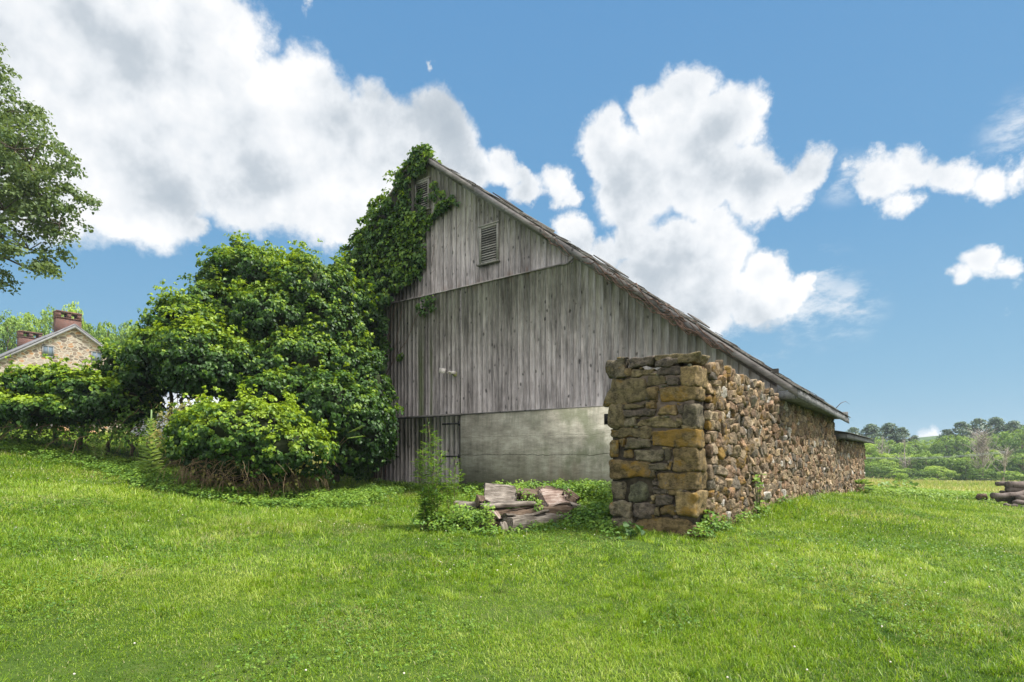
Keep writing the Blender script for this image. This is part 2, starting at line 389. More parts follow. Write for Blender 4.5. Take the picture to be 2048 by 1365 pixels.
M['maple'] = leaf_mat('maple_leaves', (0.030, 0.062, 0.03), (0.070, 0.125, 0.045), (0.14, 0.20, 0.06), 0.4)
M['weed'] = leaf_mat('weed_leaves', (0.04, 0.10, 0.02), (0.11, 0.22, 0.03), (0.25, 0.37, 0.05))
M['drygrowth'] = leaf_mat('yellowing_leaves', (0.10, 0.10, 0.03), (0.22, 0.22, 0.05), (0.38, 0.33, 0.10))
M['mullein'] = leaf_mat('mullein_leaves', (0.18, 0.28, 0.10), (0.32, 0.44, 0.16), (0.48, 0.58, 0.24), 0.25)
M['farleaf'] = leaf_mat('far_leaves', (0.045, 0.10, 0.025), (0.12, 0.22, 0.04), (0.24, 0.36, 0.05), 0.3, scale=0.12)
M['farlight'] = leaf_mat('far_light_leaves', (0.09, 0.17, 0.03), (0.21, 0.34, 0.05), (0.36, 0.48, 0.07), 0.3, scale=0.12)
M['farpine'] = leaf_mat('far_pine_needles', (0.04, 0.075, 0.045), (0.07, 0.12, 0.065), (0.12, 0.18, 0.09), 0.15, scale=0.12)
# grass
def grass_mat():
    m = bpy.data.materials.new('lawn_grass'); m.use_nodes = True; t = NT(m.node_tree); m.node_tree.nodes.clear()
    pos = t.node('ShaderNodeNewGeometry').outputs['Position']; a = t.node('ShaderNodeAttribute', attribute_name='tone').outputs['Fac']
    n1 = t.noise(pos, 0.35, 3, 0.5); n2 = t.noise(pos, 2.2, 3, 0.6)
    n3 = t.noise(pos, 7, 2, 0.5)
    f = t.math('ADD', t.math('MULTIPLY', a, 0.50), t.math('MULTIPLY', n1, 0.45)); f = t.math('ADD', f, t.math('MULTIPLY', n2, 0.45)); f = t.math('ADD', f, t.math('MULTIPLY_ADD', n3, 0.30, -0.19))
    col = t.ramp(f, [(0.38, (0.045, 0.110, 0.006)), (0.6, (0.140, 0.250, 0.010)), (0.78, (0.22, 0.34, 0.015)), (0.98, (0.42, 0.50, 0.12))])
    straw = t.node('ShaderNodeAttribute', attribute_name='straw').outputs['Fac']
    col = t.mix(straw, col, (0.42, 0.38, 0.20, 1))
    p = t.node('ShaderNodeBsdfPrincipled'); t.put(p.inputs['Base Color'], col); p.inputs['Roughness'].default_value = 0.45; p.inputs['Specular IOR Level'].default_value = 0.35
    tr = t.node('ShaderNodeBsdfTranslucent'); t.put(tr.inputs[0], t.mix(1.0, col, (1.2, 1.15, 0.5, 1), 'MULTIPLY'))
    mx = t.node('ShaderNodeMixShader'); mx.inputs[0].default_value = 0.4
    t.l.new(p.outputs[0], mx.inputs[1]); t.l.new(tr.outputs[0], mx.inputs[2])
    o = t.node('ShaderNodeOutputMaterial'); t.l.new(mx.outputs[0], o.inputs[0]); return m
M['grass'] = grass_mat()
def ground_mat():
    m, t, b = new_mat('ground', 0.95, 0.1); pos = gpos(t)
    n1 = t.noise(pos, 0.3, 4, 0.55); n2 = t.noise(pos, 5, 5, 0.65)
    col = t.ramp(t.math('ADD', t.math('MULTIPLY', n1, 0.5), t.math('MULTIPLY', n2, 0.5)), [(0.3, (0.022, 0.045, 0.008)), (0.5, (0.05, 0.085, 0.014)), (0.7, (0.10, 0.11, 0.04))])
    sp = t.node('ShaderNodeSeparateXYZ'); t.put(sp.inputs[0], pos)
    n3 = t.noise(t.mapping(pos, (1, 0.5, 1)), 0.09, 5, 0.6); n4 = t.noise(pos, 0.5, 5, 0.6)
    mead = t.ramp(t.math('ADD', t.math('MULTIPLY', n3, 0.6), t.math('MULTIPLY', n4, 0.4)), [(0.36, (0.10, 0.17, 0.03)), (0.46, (0.20, 0.26, 0.05)), (0.56, (0.33, 0.31, 0.11)), (0.68, (0.38, 0.29, 0.16))])
    k = t.ss(t.math('ADD', sp.outputs[1], t.math('MULTIPLY', n4, 4)), 29, 34)
    t.put(b.inputs['Base Color'], t.mix(k, col, mead)); bump(t, b, n2, 0.8, 0.05); return m
M['ground'] = ground_mat()
def concrete_mat():
    m, t, b = new_mat('formed_concrete', 0.85, 0.2); pos = gpos(t)
    s = t.vec('DOT_PRODUCT', pos, tuple(G)); sp = t.node('ShaderNodeSeparateXYZ'); t.put(sp.inputs[0], pos); z = sp.outputs[2]
    n1 = t.noise(t.comb(s, 0.0, t.math('MULTIPLY', z, 1.6)), 1.1, 6, 0.62)
    hor = t.noise(t.comb(t.math('MULTIPLY', s, 0.25), 0.0, z), 11, 5, 0.7)
    ver = t.noise(t.comb(s, 0.0, t.math('MULTIPLY', z, 0.10)), 6, 5, 0.65)
    f = t.math('ADD', t.math('MULTIPLY', n1, 0.5), t.math('ADD', t.math('MULTIPLY', hor, 0.30), t.math('MULTIPLY', ver, 0.2)))
    col = t.ramp(f, [(0.38, (0.17, 0.157, 0.125)), (0.5, (0.34, 0.32, 0.26)), (0.60, (0.50, 0.475, 0.395))])
    drip = t.math('MULTIPLY', t.ss(z, 1.9, 2.9), t.ss(ver, 0.46, 0.62))
    col = t.mix(t.math('MULTIPLY', drip, 0.55), col, (0.12, 0.125, 0.09, 1))
    # dark moss patches, running down near the right end
    s0 = t.vec('DOT_PRODUCT', tuple(CORNER), tuple(G)); sl = t.math('SUBTRACT', s, s0)
    moss = t.math('MULTIPLY', t.ss(t.noise(t.comb(s, 3.0, t.math('MULTIPLY', z, 0.7)), 1.5, 5, 0.6), 0.47, 0.66), t.ss(sl, 8.5, 5.2))
    col = t.mix(t.math('MULTIPLY', moss, 0.75), col, (0.13, 0.145, 0.085, 1))
    # board joints, wavy crack at mid height
    wav = t.math('MULTIPLY_ADD', t.noise(t.comb(s, 0.0, 0.0), 1.4, 4), 0.25, z)
    def line(h, w): return t.ss(t.math('ABSOLUTE', t.math('SUBTRACT', wav, h)), w, w*0.3)
    ln = t.math('MAXIMUM', line(1.70, 0.018), t.math('MULTIPLY', line(2.28, 0.012), 0.5))
    ln = t.math('MULTIPLY', ln, t.ss(hor, 0.35, 0.5))
    col = t.mix(t.math('MULTIPLY', ln, 0.85), col, (0.07, 0.07, 0.05, 1))
    rust = t.math('MULTIPLY', t.ss(t.noise(t.comb(s, 9.0, t.math('MULTIPLY', z, 0.3)), 0.9, 3, 0.6), 0.55, 0.7), t.ss(z, 1.9, 1.0))
    col = t.mix(t.math('MULTIPLY', rust, 0.35), col, (0.22, 0.13, 0.09, 1))
    spl = t.math('MULTIPLY', t.ss(t.math('MULTIPLY_ADD', n1, -0.9, z), 0.75, 0.1), 0.55)
    col = t.mix(spl, col, (0.15, 0.125, 0.085, 1))
    pit = t.noise(pos, 34, 6, 0.7); col = t.mix(t.ss(pit, 0.52, 0.68, 0, 0.45), col, (0.14, 0.13, 0.10, 1))
    t.put(b.inputs['Base Color'], col)
    bump(t, b, t.math('SUBTRACT', t.math('ADD', hor, pit), ln), 0.6, 0.015); return m
M['concrete'] = concrete_mat()
def stone_mat(name):
    m, t, b = new_mat(name, 0.88, 0.25); pos = gpos(t)
    a = t.node('ShaderNodeAttribute', attribute_name='scol').outputs['Color']; l = t.node('ShaderNodeAttribute', attribute_name='lichen').outputs['Fac']
    n1 = t.noise(pos, 9, 7, 0.7); n2 = t.noise(t.mapping(pos, (1, 1, 3.5)), 26, 7, 0.75); n3 = t.noise(pos, 3.2, 4, 0.6)
    k = t.mr(t.math('ADD', t.math('MULTIPLY', n1, 0.6), t.math('MULTIPLY', n2, 0.4)), 0.39, 0.62, 0.22, 1.75)
    kk = t.comb(k, k, k)
    col = t.mix(1.0, a, kk, 'MULTIPLY')
    n4 = t.noise(pos, 5.5, 6, 0.68)
    lm = t.ss(t.math('ADD', t.math('ADD', t.math('MULTIPLY', n3, 0.7), t.math('MULTIPLY', n4, 0.9)), t.math('MULTIPLY', l, .24)), 0.96, 1.12)
    col = t.mix(t.math('MULTIPLY', lm, 0.85), col, t.mix(n2, (0.12, 0.075, 0.018, 1), (0.32, 0.185, 0.025, 1)))
    t.put(b.inputs['Base Color'], col); bump(t, b, t.math('ADD', n1, t.math('MULTIPLY', n2, 0.6)), 1.0, 0.05); return m
M['stone'] = stone_mat('field_stone')
M['mortar'] = simple('old_mortar', (0.045, 0.036, 0.026), 0.95, 0.45, 10)
def house_wall_mat():
    m, t, b = new_mat('house_stone', 0.9, 0.1); pos = gpos(t)
    v = t.mapping(pos, (1, 1, 1.7)); v = t.vec('ADD', v, t.vec('SCALE', t.noise(pos, 2, 3, 0.5, col=True), scale=0.25))
    e = t.voro(v, 2.6, 'DISTANCE_TO_EDGE'); c = t.voro(v, 2.6, 'F1', 'Color')
    sp = t.node('ShaderNodeSeparateColor'); t.put(sp.inputs[0], c)
    col = t.ramp(sp.outputs[0], [(0.1, (0.15, 0.12, 0.10)), (0.4, (0.25, 0.19, 0.15)), (0.6, (0.33, 0.29, 0.26)), (0.9, (0.34, 0.19, 0.10))])
    col = t.mix(t.ss(e, 0.09, 0.05), col, (0.42, 0.38, 0.32, 1)); t.put(b.inputs['Base Color'], col); return m
M['housewall'] = house_wall_mat()
def brick_mat():
    m, t, b = new_mat('brick', 0.9, 0.1); pos = gpos(t)
    s = t.vec('DOT_PRODUCT', pos, (0.80, 0.6, 0)); sp = t.node('ShaderNodeSeparateXYZ'); t.put(sp.inputs[0], pos)
    bk = t.node('ShaderNodeTexBrick'); t.put(bk.inputs['Vector'], t.comb(s, sp.outputs[2], 0.0)); bk.inputs['Scale'].default_value = 3.0
    bk.inputs['Color1'].default_value = (0.125, 0.045, 0.034, 1); bk.inputs['Color2'].default_value = (0.075, 0.03, 0.025, 1); bk.inputs['Mortar'].default_value = (0.19, 0.15, 0.13, 1)
    bk.inputs['Mortar Size'].default_value = 0.03
    t.put(b.inputs['Base Color'], bk.outputs[0]); return m
M['brick'] = brick_mat()
m, t, b = new_mat('window_glass', 0.12, 0.6); b.inputs['Base Color'].default_value = (0.12, 0.16, 0.20, 1); M['glass'] = m

# ================================================================== GROUND
def build_ground():
    def axis(lo, hi, near_lo, near_hi, step):
        a = list(np.arange(near_lo, near_hi, step)); x = near_hi; st = step
        while x < hi: a.append(x); st *= 1.12; x += st
        a.append(hi); x = near_lo-step; st = step; L = []
        while x > lo: L.append(x); st *= 1.12; x -= st
        L.append(lo); return np.array(L[::-1]+a)
    ax = axis(-1500, 1500, -20, 28, 0.4); ay = axis(-1500, 1500, -4, 36, 0.4)
    X, Y = np.meshgrid(ax, ay, indexing='ij'); Z = ground(X, Y)
    V = np.stack([X.ravel(), Y.ravel(), Z.ravel()], 1); ny = len(ay)
    i, j = np.meshgrid(np.arange(len(ax)-1), np.arange(ny-1), indexing='ij'); q = (i*ny+j).ravel()
    o = np_mesh('ground', V, [np.stack([q, q+ny, q+ny+1, q+1], 1)], M['ground'], smooth=True)
    tag(o, kind='structure')
build_ground()

# ---- grass blades
def in_barn(x, y, pad=0.0):
    rel = np.stack([x-CORNER.x, y-CORNER.y], -1); s = rel@Gn[:2]; u = rel@Un[:2]
    barn = (s > -pad) & (s < 19+pad) & (u > -pad) & (u < 19+pad)
    wing = (s > -pad) & (s < 1.5+pad) & (u > -5.8-pad) & (u < 0)
    return barn | wing
def blades(x, y, length, width, tone, lean=0.7, straw=None, zoff=0.0):
    n = len(x); z = gz(x, y)-0.01+zoff
    az = rng.uniform(0, 2*np.pi, n)
    fld = 1.2*noise3(np.stack([x, y, np.zeros(n)], 1), 0.8, 5, 2)           # locally combed direction
    az = np.where(rng.random(n) < .3, fld*3.0+rng.normal(0, .7, n), az)
    d = np.stack([np.cos(az), np.sin(az)], 1); w = np.stack([-d[:, 1], d[:, 0]], 1)
    tw = rng.uniform(-.8, .8, n); w = np.stack([w[:, 0]*np.cos(tw)-d[:, 0]*np.sin(tw), w[:, 1]*np.cos(tw)-d[:, 1]*np.sin(tw)], 1)
    ln = rng.uniform(.2, 1, n)*lean
    h1 = length*0.55*np.cos(ln*.5); o1 = length*0.55*np.sin(ln*.5); h2 = h1+length*.45*np.cos(ln*1.5); o2 = o1+length*.45*np.sin(ln*1.5)
    V = np.zeros((n, 5, 3)); base = np.stack([x, y], 1)
    V[:, 0, :2] = base-w*width[:, None]*.5; V[:, 1, :2] = base+w*width[:, None]*.5; V[:, 0, 2] = z; V[:, 1, 2] = z
    m1 = base+d*o1[:, None]
    V[:, 2, :2] = m1+w*width[:, None]*.42; V[:, 3, :2] = m1-w*width[:, None]*.42; V[:, 2, 2] = z+h1; V[:, 3, 2] = z+h1
    V[:, 4, :2] = base+d*o2[:, None]; V[:, 4, 2] = z+h2
    k = np.arange(n)*5
    Q = np.stack([k, k+1, k+2, k+3], 1); T = np.stack([k+3, k+2, k+4], 1)
    st = np.zeros(n) if straw is None else straw
    return V.reshape(-1, 3), Q, T, np.repeat(tone, 5), np.repeat(st, 5)
def scatter(n, y0, y1, k=0.93, p=1.0):
    # uniform over the wedge seen (a little wider), between depths y0 and y1
    Y = np.sqrt(rng.uniform(y0**2, y1**2, n)); X = rng.uniform(-1, 1, n)*(k*Y+2.6); return X, Y
def build_lawn():
    Vs, Qs, Ts, tones, straws, off = [], [], [], [], [], 0
    for (n, y0, y1, L, W) in ((330000, 2.3, 6.5, .052, .0042), (265000, 6.5, 11.5, .060, .0065), (220000, 11.5, 20, .095, .012), (150000, 20, 34, .11, .024)):
        x, y = scatter(n, y0, y1)
        keep = ~in_barn(x, y, 0.02) & ~((x > 6) & (y > 33)) ; x, y = x[keep], y[keep]; n = len(x)
        P3 = np.stack([x, y, np.zeros(n)], 1)
        tuft = noise3(P3, 2.3, 11, 3); tall = np.clip(noise3(P3, 0.7, 12, 2), -1, 1)
        length = L*(1+.45*tuft+.3*tall)*rng.uniform(.55, 1.35, n); length = np.clip(length, .03, .3)
        long_ = rng.random(n) < .02; length[long_] *= rng.uniform(1.5, 2.4, long_.sum())
        # longer uncut grass hugging the wall and pile
        rel = np.stack([x-CORNER.x, y-CORNER.y], -1); s = rel@Gn[:2]; u = rel@Un[:2]
        edge = ((s < 0) & (s > -.35) & (u > -6.2)) | ((u > -6.2) & (u < -5.75) & (s < 1.8) & (s > -.3))
        length[edge] *= rng.uniform(1.2, 2.3, edge.sum())
        lf = (x < -3.5)&(y < 12); length[lf] *= 1.25
        width = W*rng.uniform(.7, 1.3, n); tone = np.clip(.50+.30*rng.normal(size=n)+.20*tuft-.22*tall, 0, 1)
        straw = (rng.random(n) < .06+.30*(noise3(P3, 1.3, 21, 3) > .45))*rng.uniform(.4, .9, n)
        V, Q, T, a, b_ = blades(x, y, length, width, tone, 1.7, straw)
        Vs.append(V); Qs.append(Q+off); Ts.append(T+off); tones.append(a); straws.append(b_); off += len(V)
    # tussocks of longer arching blades
    for (nt, y0, y1, nb, L, W) in ((2300, 2.4, 7, 34, .125, .0052), (2800, 7, 13, 26, .14, .0085), (1500, 13, 24, 20, .16, .015)):
        tx, ty = scatter(nt, y0, y1); P3 = np.stack([tx, ty, 0*tx], 1); k = (noise3(P3, .8, 51, 3) > -.35) & ~in_barn(tx, ty, .1); tx, ty = tx[k], ty[k]; m_ = len(tx)
        sz = np.repeat(rng.uniform(.5, 1.35, m_), nb); x = np.repeat(tx, nb)+rng.normal(0, .035, m_*nb)*sz; y = np.repeat(ty, nb)+rng.normal(0, .035, m_*nb)*sz
        tn = np.clip(np.repeat(rng.normal(.55, .22, m_), nb)+rng.normal(0, .12, m_*nb), 0, 1); st = (rng.random(m_*nb) < .05)*.7
        V, Q, T, a, b_ = blades(x, y, L*sz*rng.uniform(.5, 1.2, m_*nb), np.full(m_*nb, W)*rng.uniform(.7, 1.2, m_*nb), tn, 1.9, st)
        Vs.append(V); Qs.append(Q+off); Ts.append(T+off); tones.append(a); straws.append(b_); off += len(V)
    o = np_mesh('lawn_grass', np.concatenate(Vs), [np.concatenate(Qs), np.concatenate(Ts)], M['grass'], attrs={'tone': np.concatenate(tones), 'straw': np.concatenate(straws)})
    tag(o, 'bright green shaggy lawn grass across the foreground', 'grass', kind='stuff')
build_lawn()
def build_meadow():
    n = 60000; x, y = scatter(n, 33, 75); k = (x > 8) & (x < 75); x, y = x[k], y[k]; n = len(x)
    P3 = np.stack([x, y, np.zeros(n)], 1); a = noise3(P3, .35, 3, 3)
    V, Q, T, tn, st = blades(x, y, np.clip(.42+.25*a, .15, .9)*rng.uniform(.7, 1.2, n), np.full(n, .045), np.clip(.6+.2*a, 0, 1), .6, np.clip(.6+.35*a+.25*rng.normal(size=n), 0, 1))
    o = np_mesh('meadow_grass', V, [Q, T], M['grass'], attrs={'tone': tn, 'straw': st})
    tag(o, 'tall yellowing meadow grass beyond the mown lawn', 'grass', kind='stuff')
build_meadow()
def build_clover():
    n = 520; x, y = scatter(n, 3.2, 13); P3 = np.stack([x, y, np.zeros(n)], 1)
    k = (noise3(P3, .9, 8, 2) > .05) & ~in_barn(x, y, .1); x, y = x[k], y[k]; mb = MB()
    ico = []
    t_ = (1+5**.5)/2
    iv = np.array([(-1, t_, 0), (1, t_, 0), (-1, -t_, 0), (1, -t_, 0), (0, -1, t_), (0, 1, t_), (0, -1, -t_), (0, 1, -t_), (t_, 0, -1), (t_, 0, 1), (-t_, 0, -1), (-t_, 0, 1)])/1.9
    fi = [(0, 11, 5), (0, 5, 1), (0, 1, 7), (0, 7, 10), (0, 10, 11), (1, 5, 9), (5, 11, 4), (11, 10, 2), (10, 7, 6), (7, 1, 8), (3, 9, 4), (3, 4, 2), (3, 2, 6), (3, 6, 8), (3, 8, 9), (4, 9, 5), (2, 4, 11), (6, 2, 10), (8, 6, 7), (9, 8, 1)]
    for a, b_ in zip(x, y):
        mb.add(iv*rng.uniform(.006, .010)*[1, 1, .9]+[a, b_, float(gz(a, b_))+rng.uniform(.07, .11)], [fi])
    tag(mb.build('clover_flowers', M['clover'], smooth=True), 'scattered white clover heads in the lawn', 'flowers', kind='stuff')
build_clover()

# ================================================================== LEAF CLOUDS
LEAF6 = np.array([(0, 0, 0), (.40, .12, .10), (.34, .62, .06), (0, 1.05, -.12), (-.34, .62, .06), (-.40, .12, .10)])
LEAF4 = np.array([(0, 0, 0), (.45, .45, .1), (0, 1.0, -.1), (-.45, .45, .1)])
def leaf_mesh(C, N, size, tone, droop=1.0, simple=False):
    """C centres, N face normals, size per leaf; the tips hang down"""
    n = len(C); N = N/np.maximum(np.linalg.norm(N, axis=1, keepdims=True), 1e-9)
    tip = np.array([0, 0, -1.0])*droop+rng.normal(0, .55, (n, 3)); tip -= N*(tip*N).sum(1, keepdims=True)
    tip /= np.maximum(np.linalg.norm(tip, axis=1, keepdims=True), 1e-9); X = np.cross(tip, N)
    L = LEAF4 if simple else LEAF6; k = len(L)
    V = C[:, None]+size[:, None, None]*(L[None, :, 0:1]*X[:, None]+(L[None, :, 1:2]-.4)*tip[:, None]+L[None, :, 2:3]*N[:, None])
    b = np.arange(n)*k
    if simple: Fq = [np.stack([b, b+1, b+2], 1), np.stack([b, b+2, b+3], 1)]; Fq = [np.concatenate(Fq)]
    else: Fq = [np.concatenate([np.stack([b, b+1, b+2, b+3], 1), np.stack([b, b+3, b+4, b+5], 1)])]
    return V.reshape(-1, 3), Fq, np.repeat(tone, k)
def sphere_dirs(n):
    d = rng.normal(size=(n, 3)); return d/np.linalg.norm(d, axis=1, keepdims=True)
def clump_centres(blobs, spacing, zmin=None, inner=0.82, jitter=.16):
    """sub-clump centres spread over the outside of a union of ellipsoids (c, r)"""
    out, nor = [], []
    B = [(np.array(c, float), np.array(r, float)) for c, r in blobs]
    for i, (c, r) in enumerate(B):
        area = 4*np.pi*(((r[0]*r[1])**1.6+(r[0]*r[2])**1.6+(r[1]*r[2])**1.6)/3)**(1/1.6)
        d = sphere_dirs(max(8, int(area/spacing**2))); sc_ = 1+rng.normal(0, jitter, (len(d), 1))
        p = c+d*r*sc_; nn = d/r; nn /= np.linalg.norm(nn, axis=1, keepdims=True)
        k = np.ones(len(p), bool)
        for j, (c2, r2) in enumerate(B):
            if j != i: k &= (((p-c2)/r2)**2).sum(1) > inner
        if zmin is not None: k &= p[:, 2] > zmin
        out.append(p[k]); nor.append(nn[k])
    return np.concatenate(out), np.concatenate(nor)
def clump_leaves(cen, nor, per, rad, size, up=.45, tone_mu=.45, tone_top=.35, droop=1.0, simple=False, flat=.8, spread=.35):
    """leaves over the outer side of each clump; tops paler: young growth, with overhead light painted into the tone"""
    n = len(cen); c = np.repeat(cen, per, 0); nn = np.repeat(nor, per, 0); r = np.repeat(rad*rng.uniform(.6, 1.35, n), per)
    d = sphere_dirs(len(c)); out = (d*nn).sum(1); d[out < -.1] *= -1
    p = c+d*r[:, None]*np.array([1, 1, flat])*rng.uniform(.55, 1.05, len(c))[:, None]
    N = d*.5+nn*.5+np.array([0, 0, up])+rng.normal(0, spread, (len(c), 3))
    ct = np.repeat(rng.normal(0, .10, n), per)
    tone = tone_mu+ct+tone_top*np.clip(d[:, 2]*.55+nn[:, 2]*.65, -.6, 1.1)+rng.normal(0, .11, len(c))  # paler on top: young leaves plus light from above painted in
    return leaf_mesh(p, N, size*rng.uniform(.6, 1.25, len(c)), tone, droop, simple)
def merge_leaf(parts):
    V, Fs, T, off = [], {}, [], 0
    for (v, fl, t_) in parts:
        V.append(v); T.append(t_)
        for f_ in fl: Fs.setdefault(f_.shape[1], []).append(f_+off)
        off += len(v)
    return np.concatenate(V), [np.concatenate(q) for q in Fs.values()], np.concatenate(T)
def ico_sphere(sub=2):
    import bmesh
    bm = bmesh.new(); bmesh.ops.create_icosphere(bm, subdivisions=sub, radius=1)
    V = np.array([v.co[:] for v in bm.verts]); Fc = np.array([[v.index for v in f_.verts] for f_ in bm.faces]); bm.free(); return V, Fc
ICO_V, ICO_F = ico_sphere(3)
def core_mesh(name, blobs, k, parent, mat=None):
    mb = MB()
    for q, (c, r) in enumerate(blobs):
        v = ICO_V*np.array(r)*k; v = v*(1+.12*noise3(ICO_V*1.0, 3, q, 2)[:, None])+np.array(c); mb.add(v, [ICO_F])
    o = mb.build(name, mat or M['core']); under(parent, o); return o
def tendrils(mb, starts, length, r, sag=.6, n=7, spread=1.0):
    for p in starts:
        p = Vector(p); d = Vector((random.uniform(-1, 1), random.uniform(-1, 1), random.uniform(-.3, .8)))*spread; pts = [p.copy()]; q = p.copy()
        L = length*random.uniform(.5, 1.4)
        for i in range(n):
            d += Vector((random.uniform(-.5, .5), random.uniform(-.5, .5), random.uniform(-.5, .3)-sag*.3)); q = q+d.normalized()*L/n; pts.append(q.copy())
        mb.tube(pts, [r*(1-.8*i/n) for i in range(n+1)], 4)

def vine_mass(name, blobs, label, cat, base, spacing, per, rad, leaf, mat='vineleaf', up=.5, tone=.42, top=.4, zmin=None, core=.8, spread=.35, leaf_part='foliage', jitter=.10):
    root = empty(name, base, label, cat)
    cen, nor = clump_centres(blobs, spacing, zmin, jitter=jitter)
    vis = (cen[:, 1]*0 == 0)
    view = -cen/np.linalg.norm(cen, axis=1, keepdims=True)
    vis = (nor*view).sum(1) > -.45           # the far side carries fewer leaves
    vis |= rng.random(len(cen)) < .35
    cen, nor = cen[vis], nor[vis]
    V, Fc, T = clump_leaves(cen, nor, per, rad, leaf, up, tone, top, spread=spread)
    k = rng.random(len(cen)) < .26; c2 = cen[k]; n2 = nor[k]; sh = []
    for j in range(3): sh.append(c2+n2*(rad*(.9+.35*j))*rng.uniform(.7, 1.5, (len(c2), 1))+np.array([0, 0, .05*j])+rng.normal(0, .05, c2.shape))
    A2 = clump_leaves(np.concatenate(sh), np.tile(n2, (3, 1)), 6, rad*.45, leaf*.9, up, tone+.15, top, spread=.6)
    V, Fc, T = merge_leaf([(V, Fc, T), A2])
    o = np_mesh(leaf_part, V, Fc, M[mat], attrs={'tone': T}); under(root, o)
    if core: core_mesh('dark_filler', blobs, core, root)
    return root
def bl(px, py, Y, rx, rz, ry=None):     # ellipsoid centred on that ray at depth Y; radii in photo pixels / metres deep
    p = at(px, py, Y); k = Y/F
    return (tuple(p), (rx*k, ry if ry else rx*k, rz*k))
# the vine-smothered trees, left lobe and right lobe
left_lobe = [bl(258,728,17.3,30,30,.9), bl(350,662,17.2,22,20,.6), bl(390,662,17.5,56,50,1.4), bl(345,712,16.8,58,46,1.3), bl(425,735,16.6,75,55,1.4), bl(440,615,18.5,36,36,1.1), bl(298,752,17.2,42,34,1.0), bl(400,705,16.5,62,50,1.2)]
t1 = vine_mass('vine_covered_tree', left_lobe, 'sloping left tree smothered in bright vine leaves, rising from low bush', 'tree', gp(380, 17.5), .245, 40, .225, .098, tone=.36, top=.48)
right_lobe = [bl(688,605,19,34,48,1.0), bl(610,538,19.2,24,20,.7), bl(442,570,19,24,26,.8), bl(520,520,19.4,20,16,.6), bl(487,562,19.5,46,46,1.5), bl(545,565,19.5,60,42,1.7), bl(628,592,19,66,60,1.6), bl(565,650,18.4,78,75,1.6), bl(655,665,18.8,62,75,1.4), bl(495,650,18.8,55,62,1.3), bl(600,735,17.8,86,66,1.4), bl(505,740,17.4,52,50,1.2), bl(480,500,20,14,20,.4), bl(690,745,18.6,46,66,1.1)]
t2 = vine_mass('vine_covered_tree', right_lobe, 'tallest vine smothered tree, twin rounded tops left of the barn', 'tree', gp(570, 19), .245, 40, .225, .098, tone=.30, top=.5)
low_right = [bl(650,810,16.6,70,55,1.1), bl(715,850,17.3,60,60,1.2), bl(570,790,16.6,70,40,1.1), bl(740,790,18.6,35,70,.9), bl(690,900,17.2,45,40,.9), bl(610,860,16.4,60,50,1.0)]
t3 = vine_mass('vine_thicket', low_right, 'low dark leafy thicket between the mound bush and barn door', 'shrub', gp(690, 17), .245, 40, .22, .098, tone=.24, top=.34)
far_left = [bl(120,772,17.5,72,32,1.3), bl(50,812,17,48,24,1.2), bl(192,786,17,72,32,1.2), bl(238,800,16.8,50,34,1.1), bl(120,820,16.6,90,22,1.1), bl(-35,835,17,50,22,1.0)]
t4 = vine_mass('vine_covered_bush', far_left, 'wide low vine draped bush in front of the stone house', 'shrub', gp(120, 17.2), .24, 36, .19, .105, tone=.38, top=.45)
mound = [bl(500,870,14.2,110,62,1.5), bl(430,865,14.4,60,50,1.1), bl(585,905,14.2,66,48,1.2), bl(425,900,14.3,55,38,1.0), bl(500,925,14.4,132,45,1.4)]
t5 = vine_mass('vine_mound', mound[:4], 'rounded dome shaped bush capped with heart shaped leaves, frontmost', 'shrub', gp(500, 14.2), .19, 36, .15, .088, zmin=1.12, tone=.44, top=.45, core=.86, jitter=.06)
# bare tangle under the dome, over a solid painted dark as its shaded inside
core_mesh('dark_tangle_filler', mound[4:], .86, t5)
mb = MB(); st = []
for i in range(760):
    a = random.uniform(0, 6.28); c, r = mound[4]; zz = random.uniform(-1, .7)
    w = math.sqrt(max(.05, 1-zz*zz)); st.append((c[0]+math.cos(a)*r[0]*w*.95, c[1]+math.sin(a)*r[1]*w*.95, c[2]+zz*r[2]*1.1))
tendrils(mb, st, .8, .008, .9); o = mb.build('bare_stems', M['stem']); under(t5, o)
cen = np.array([at(random.gauss(370, 30), random.gauss(860, 28), 14.3) for _ in range(90)]); V, Fc, T = clump_leaves(cen, np.tile([[0, -1, .3]], (len(cen), 1)), 10, .2, .075)
o = np_mesh('yellowing_sprigs', V, Fc, M['drygrowth'], attrs={'tone': T}); under(t5, o); o['label'] = 'dry yellowing sprigs on the left flank'
cen = np.array([at(random.uniform(400, 640), random.gauss(930, 25), 14.0-random.random()*.6) for _ in range(90)]); V, Fc, T = clump_leaves(cen, np.tile([[0, -1, .3]], (len(cen), 1)), 7, .22, .075)
o = np_mesh('sparse_leaves', V, Fc, M['drygrowth'], attrs={'tone': T}); under(t5, o)
# trunks and stems inside the thickets
def limb_set(root, bases, tops, r0, mat='bark', name='trunk'):
    mb = MB()
    for b_, tp in zip(bases, tops):
        b_, tp = Vector(b_), Vector(tp); pts = []; k = 7
        for i in range(k+1): pts.append(b_.lerp(tp, i/k)+Vector((random.gauss(0, .12), random.gauss(0, .12), 0))*math.sin(math.pi*i/k))
        mb.tube(pts, [r0*(1-.7*i/k) for i in range(k+1)], 7, .15)
    o = mb.build(name, M[mat], smooth=True); under(root, o)
limb_set(t1, [gp(x, 18) for x in (310, 345, 375, 410, 300)], [at(x+random.uniform(-50, 50), 700, 17.5) for x in (310, 345, 375, 410, 330)], .09)
limb_set(t2, [gp(x, 19.5) for x in (500, 560, 620, 670)], [at(x, 600, 19) for x in (480, 550, 640, 660)], .16)
limb_set(t4, [gp(x, 17.6) for x in (60, 110, 160, 215, 260)], [at(x+20, 770, 17) for x in (40, 100, 170, 220, 240)], .06)
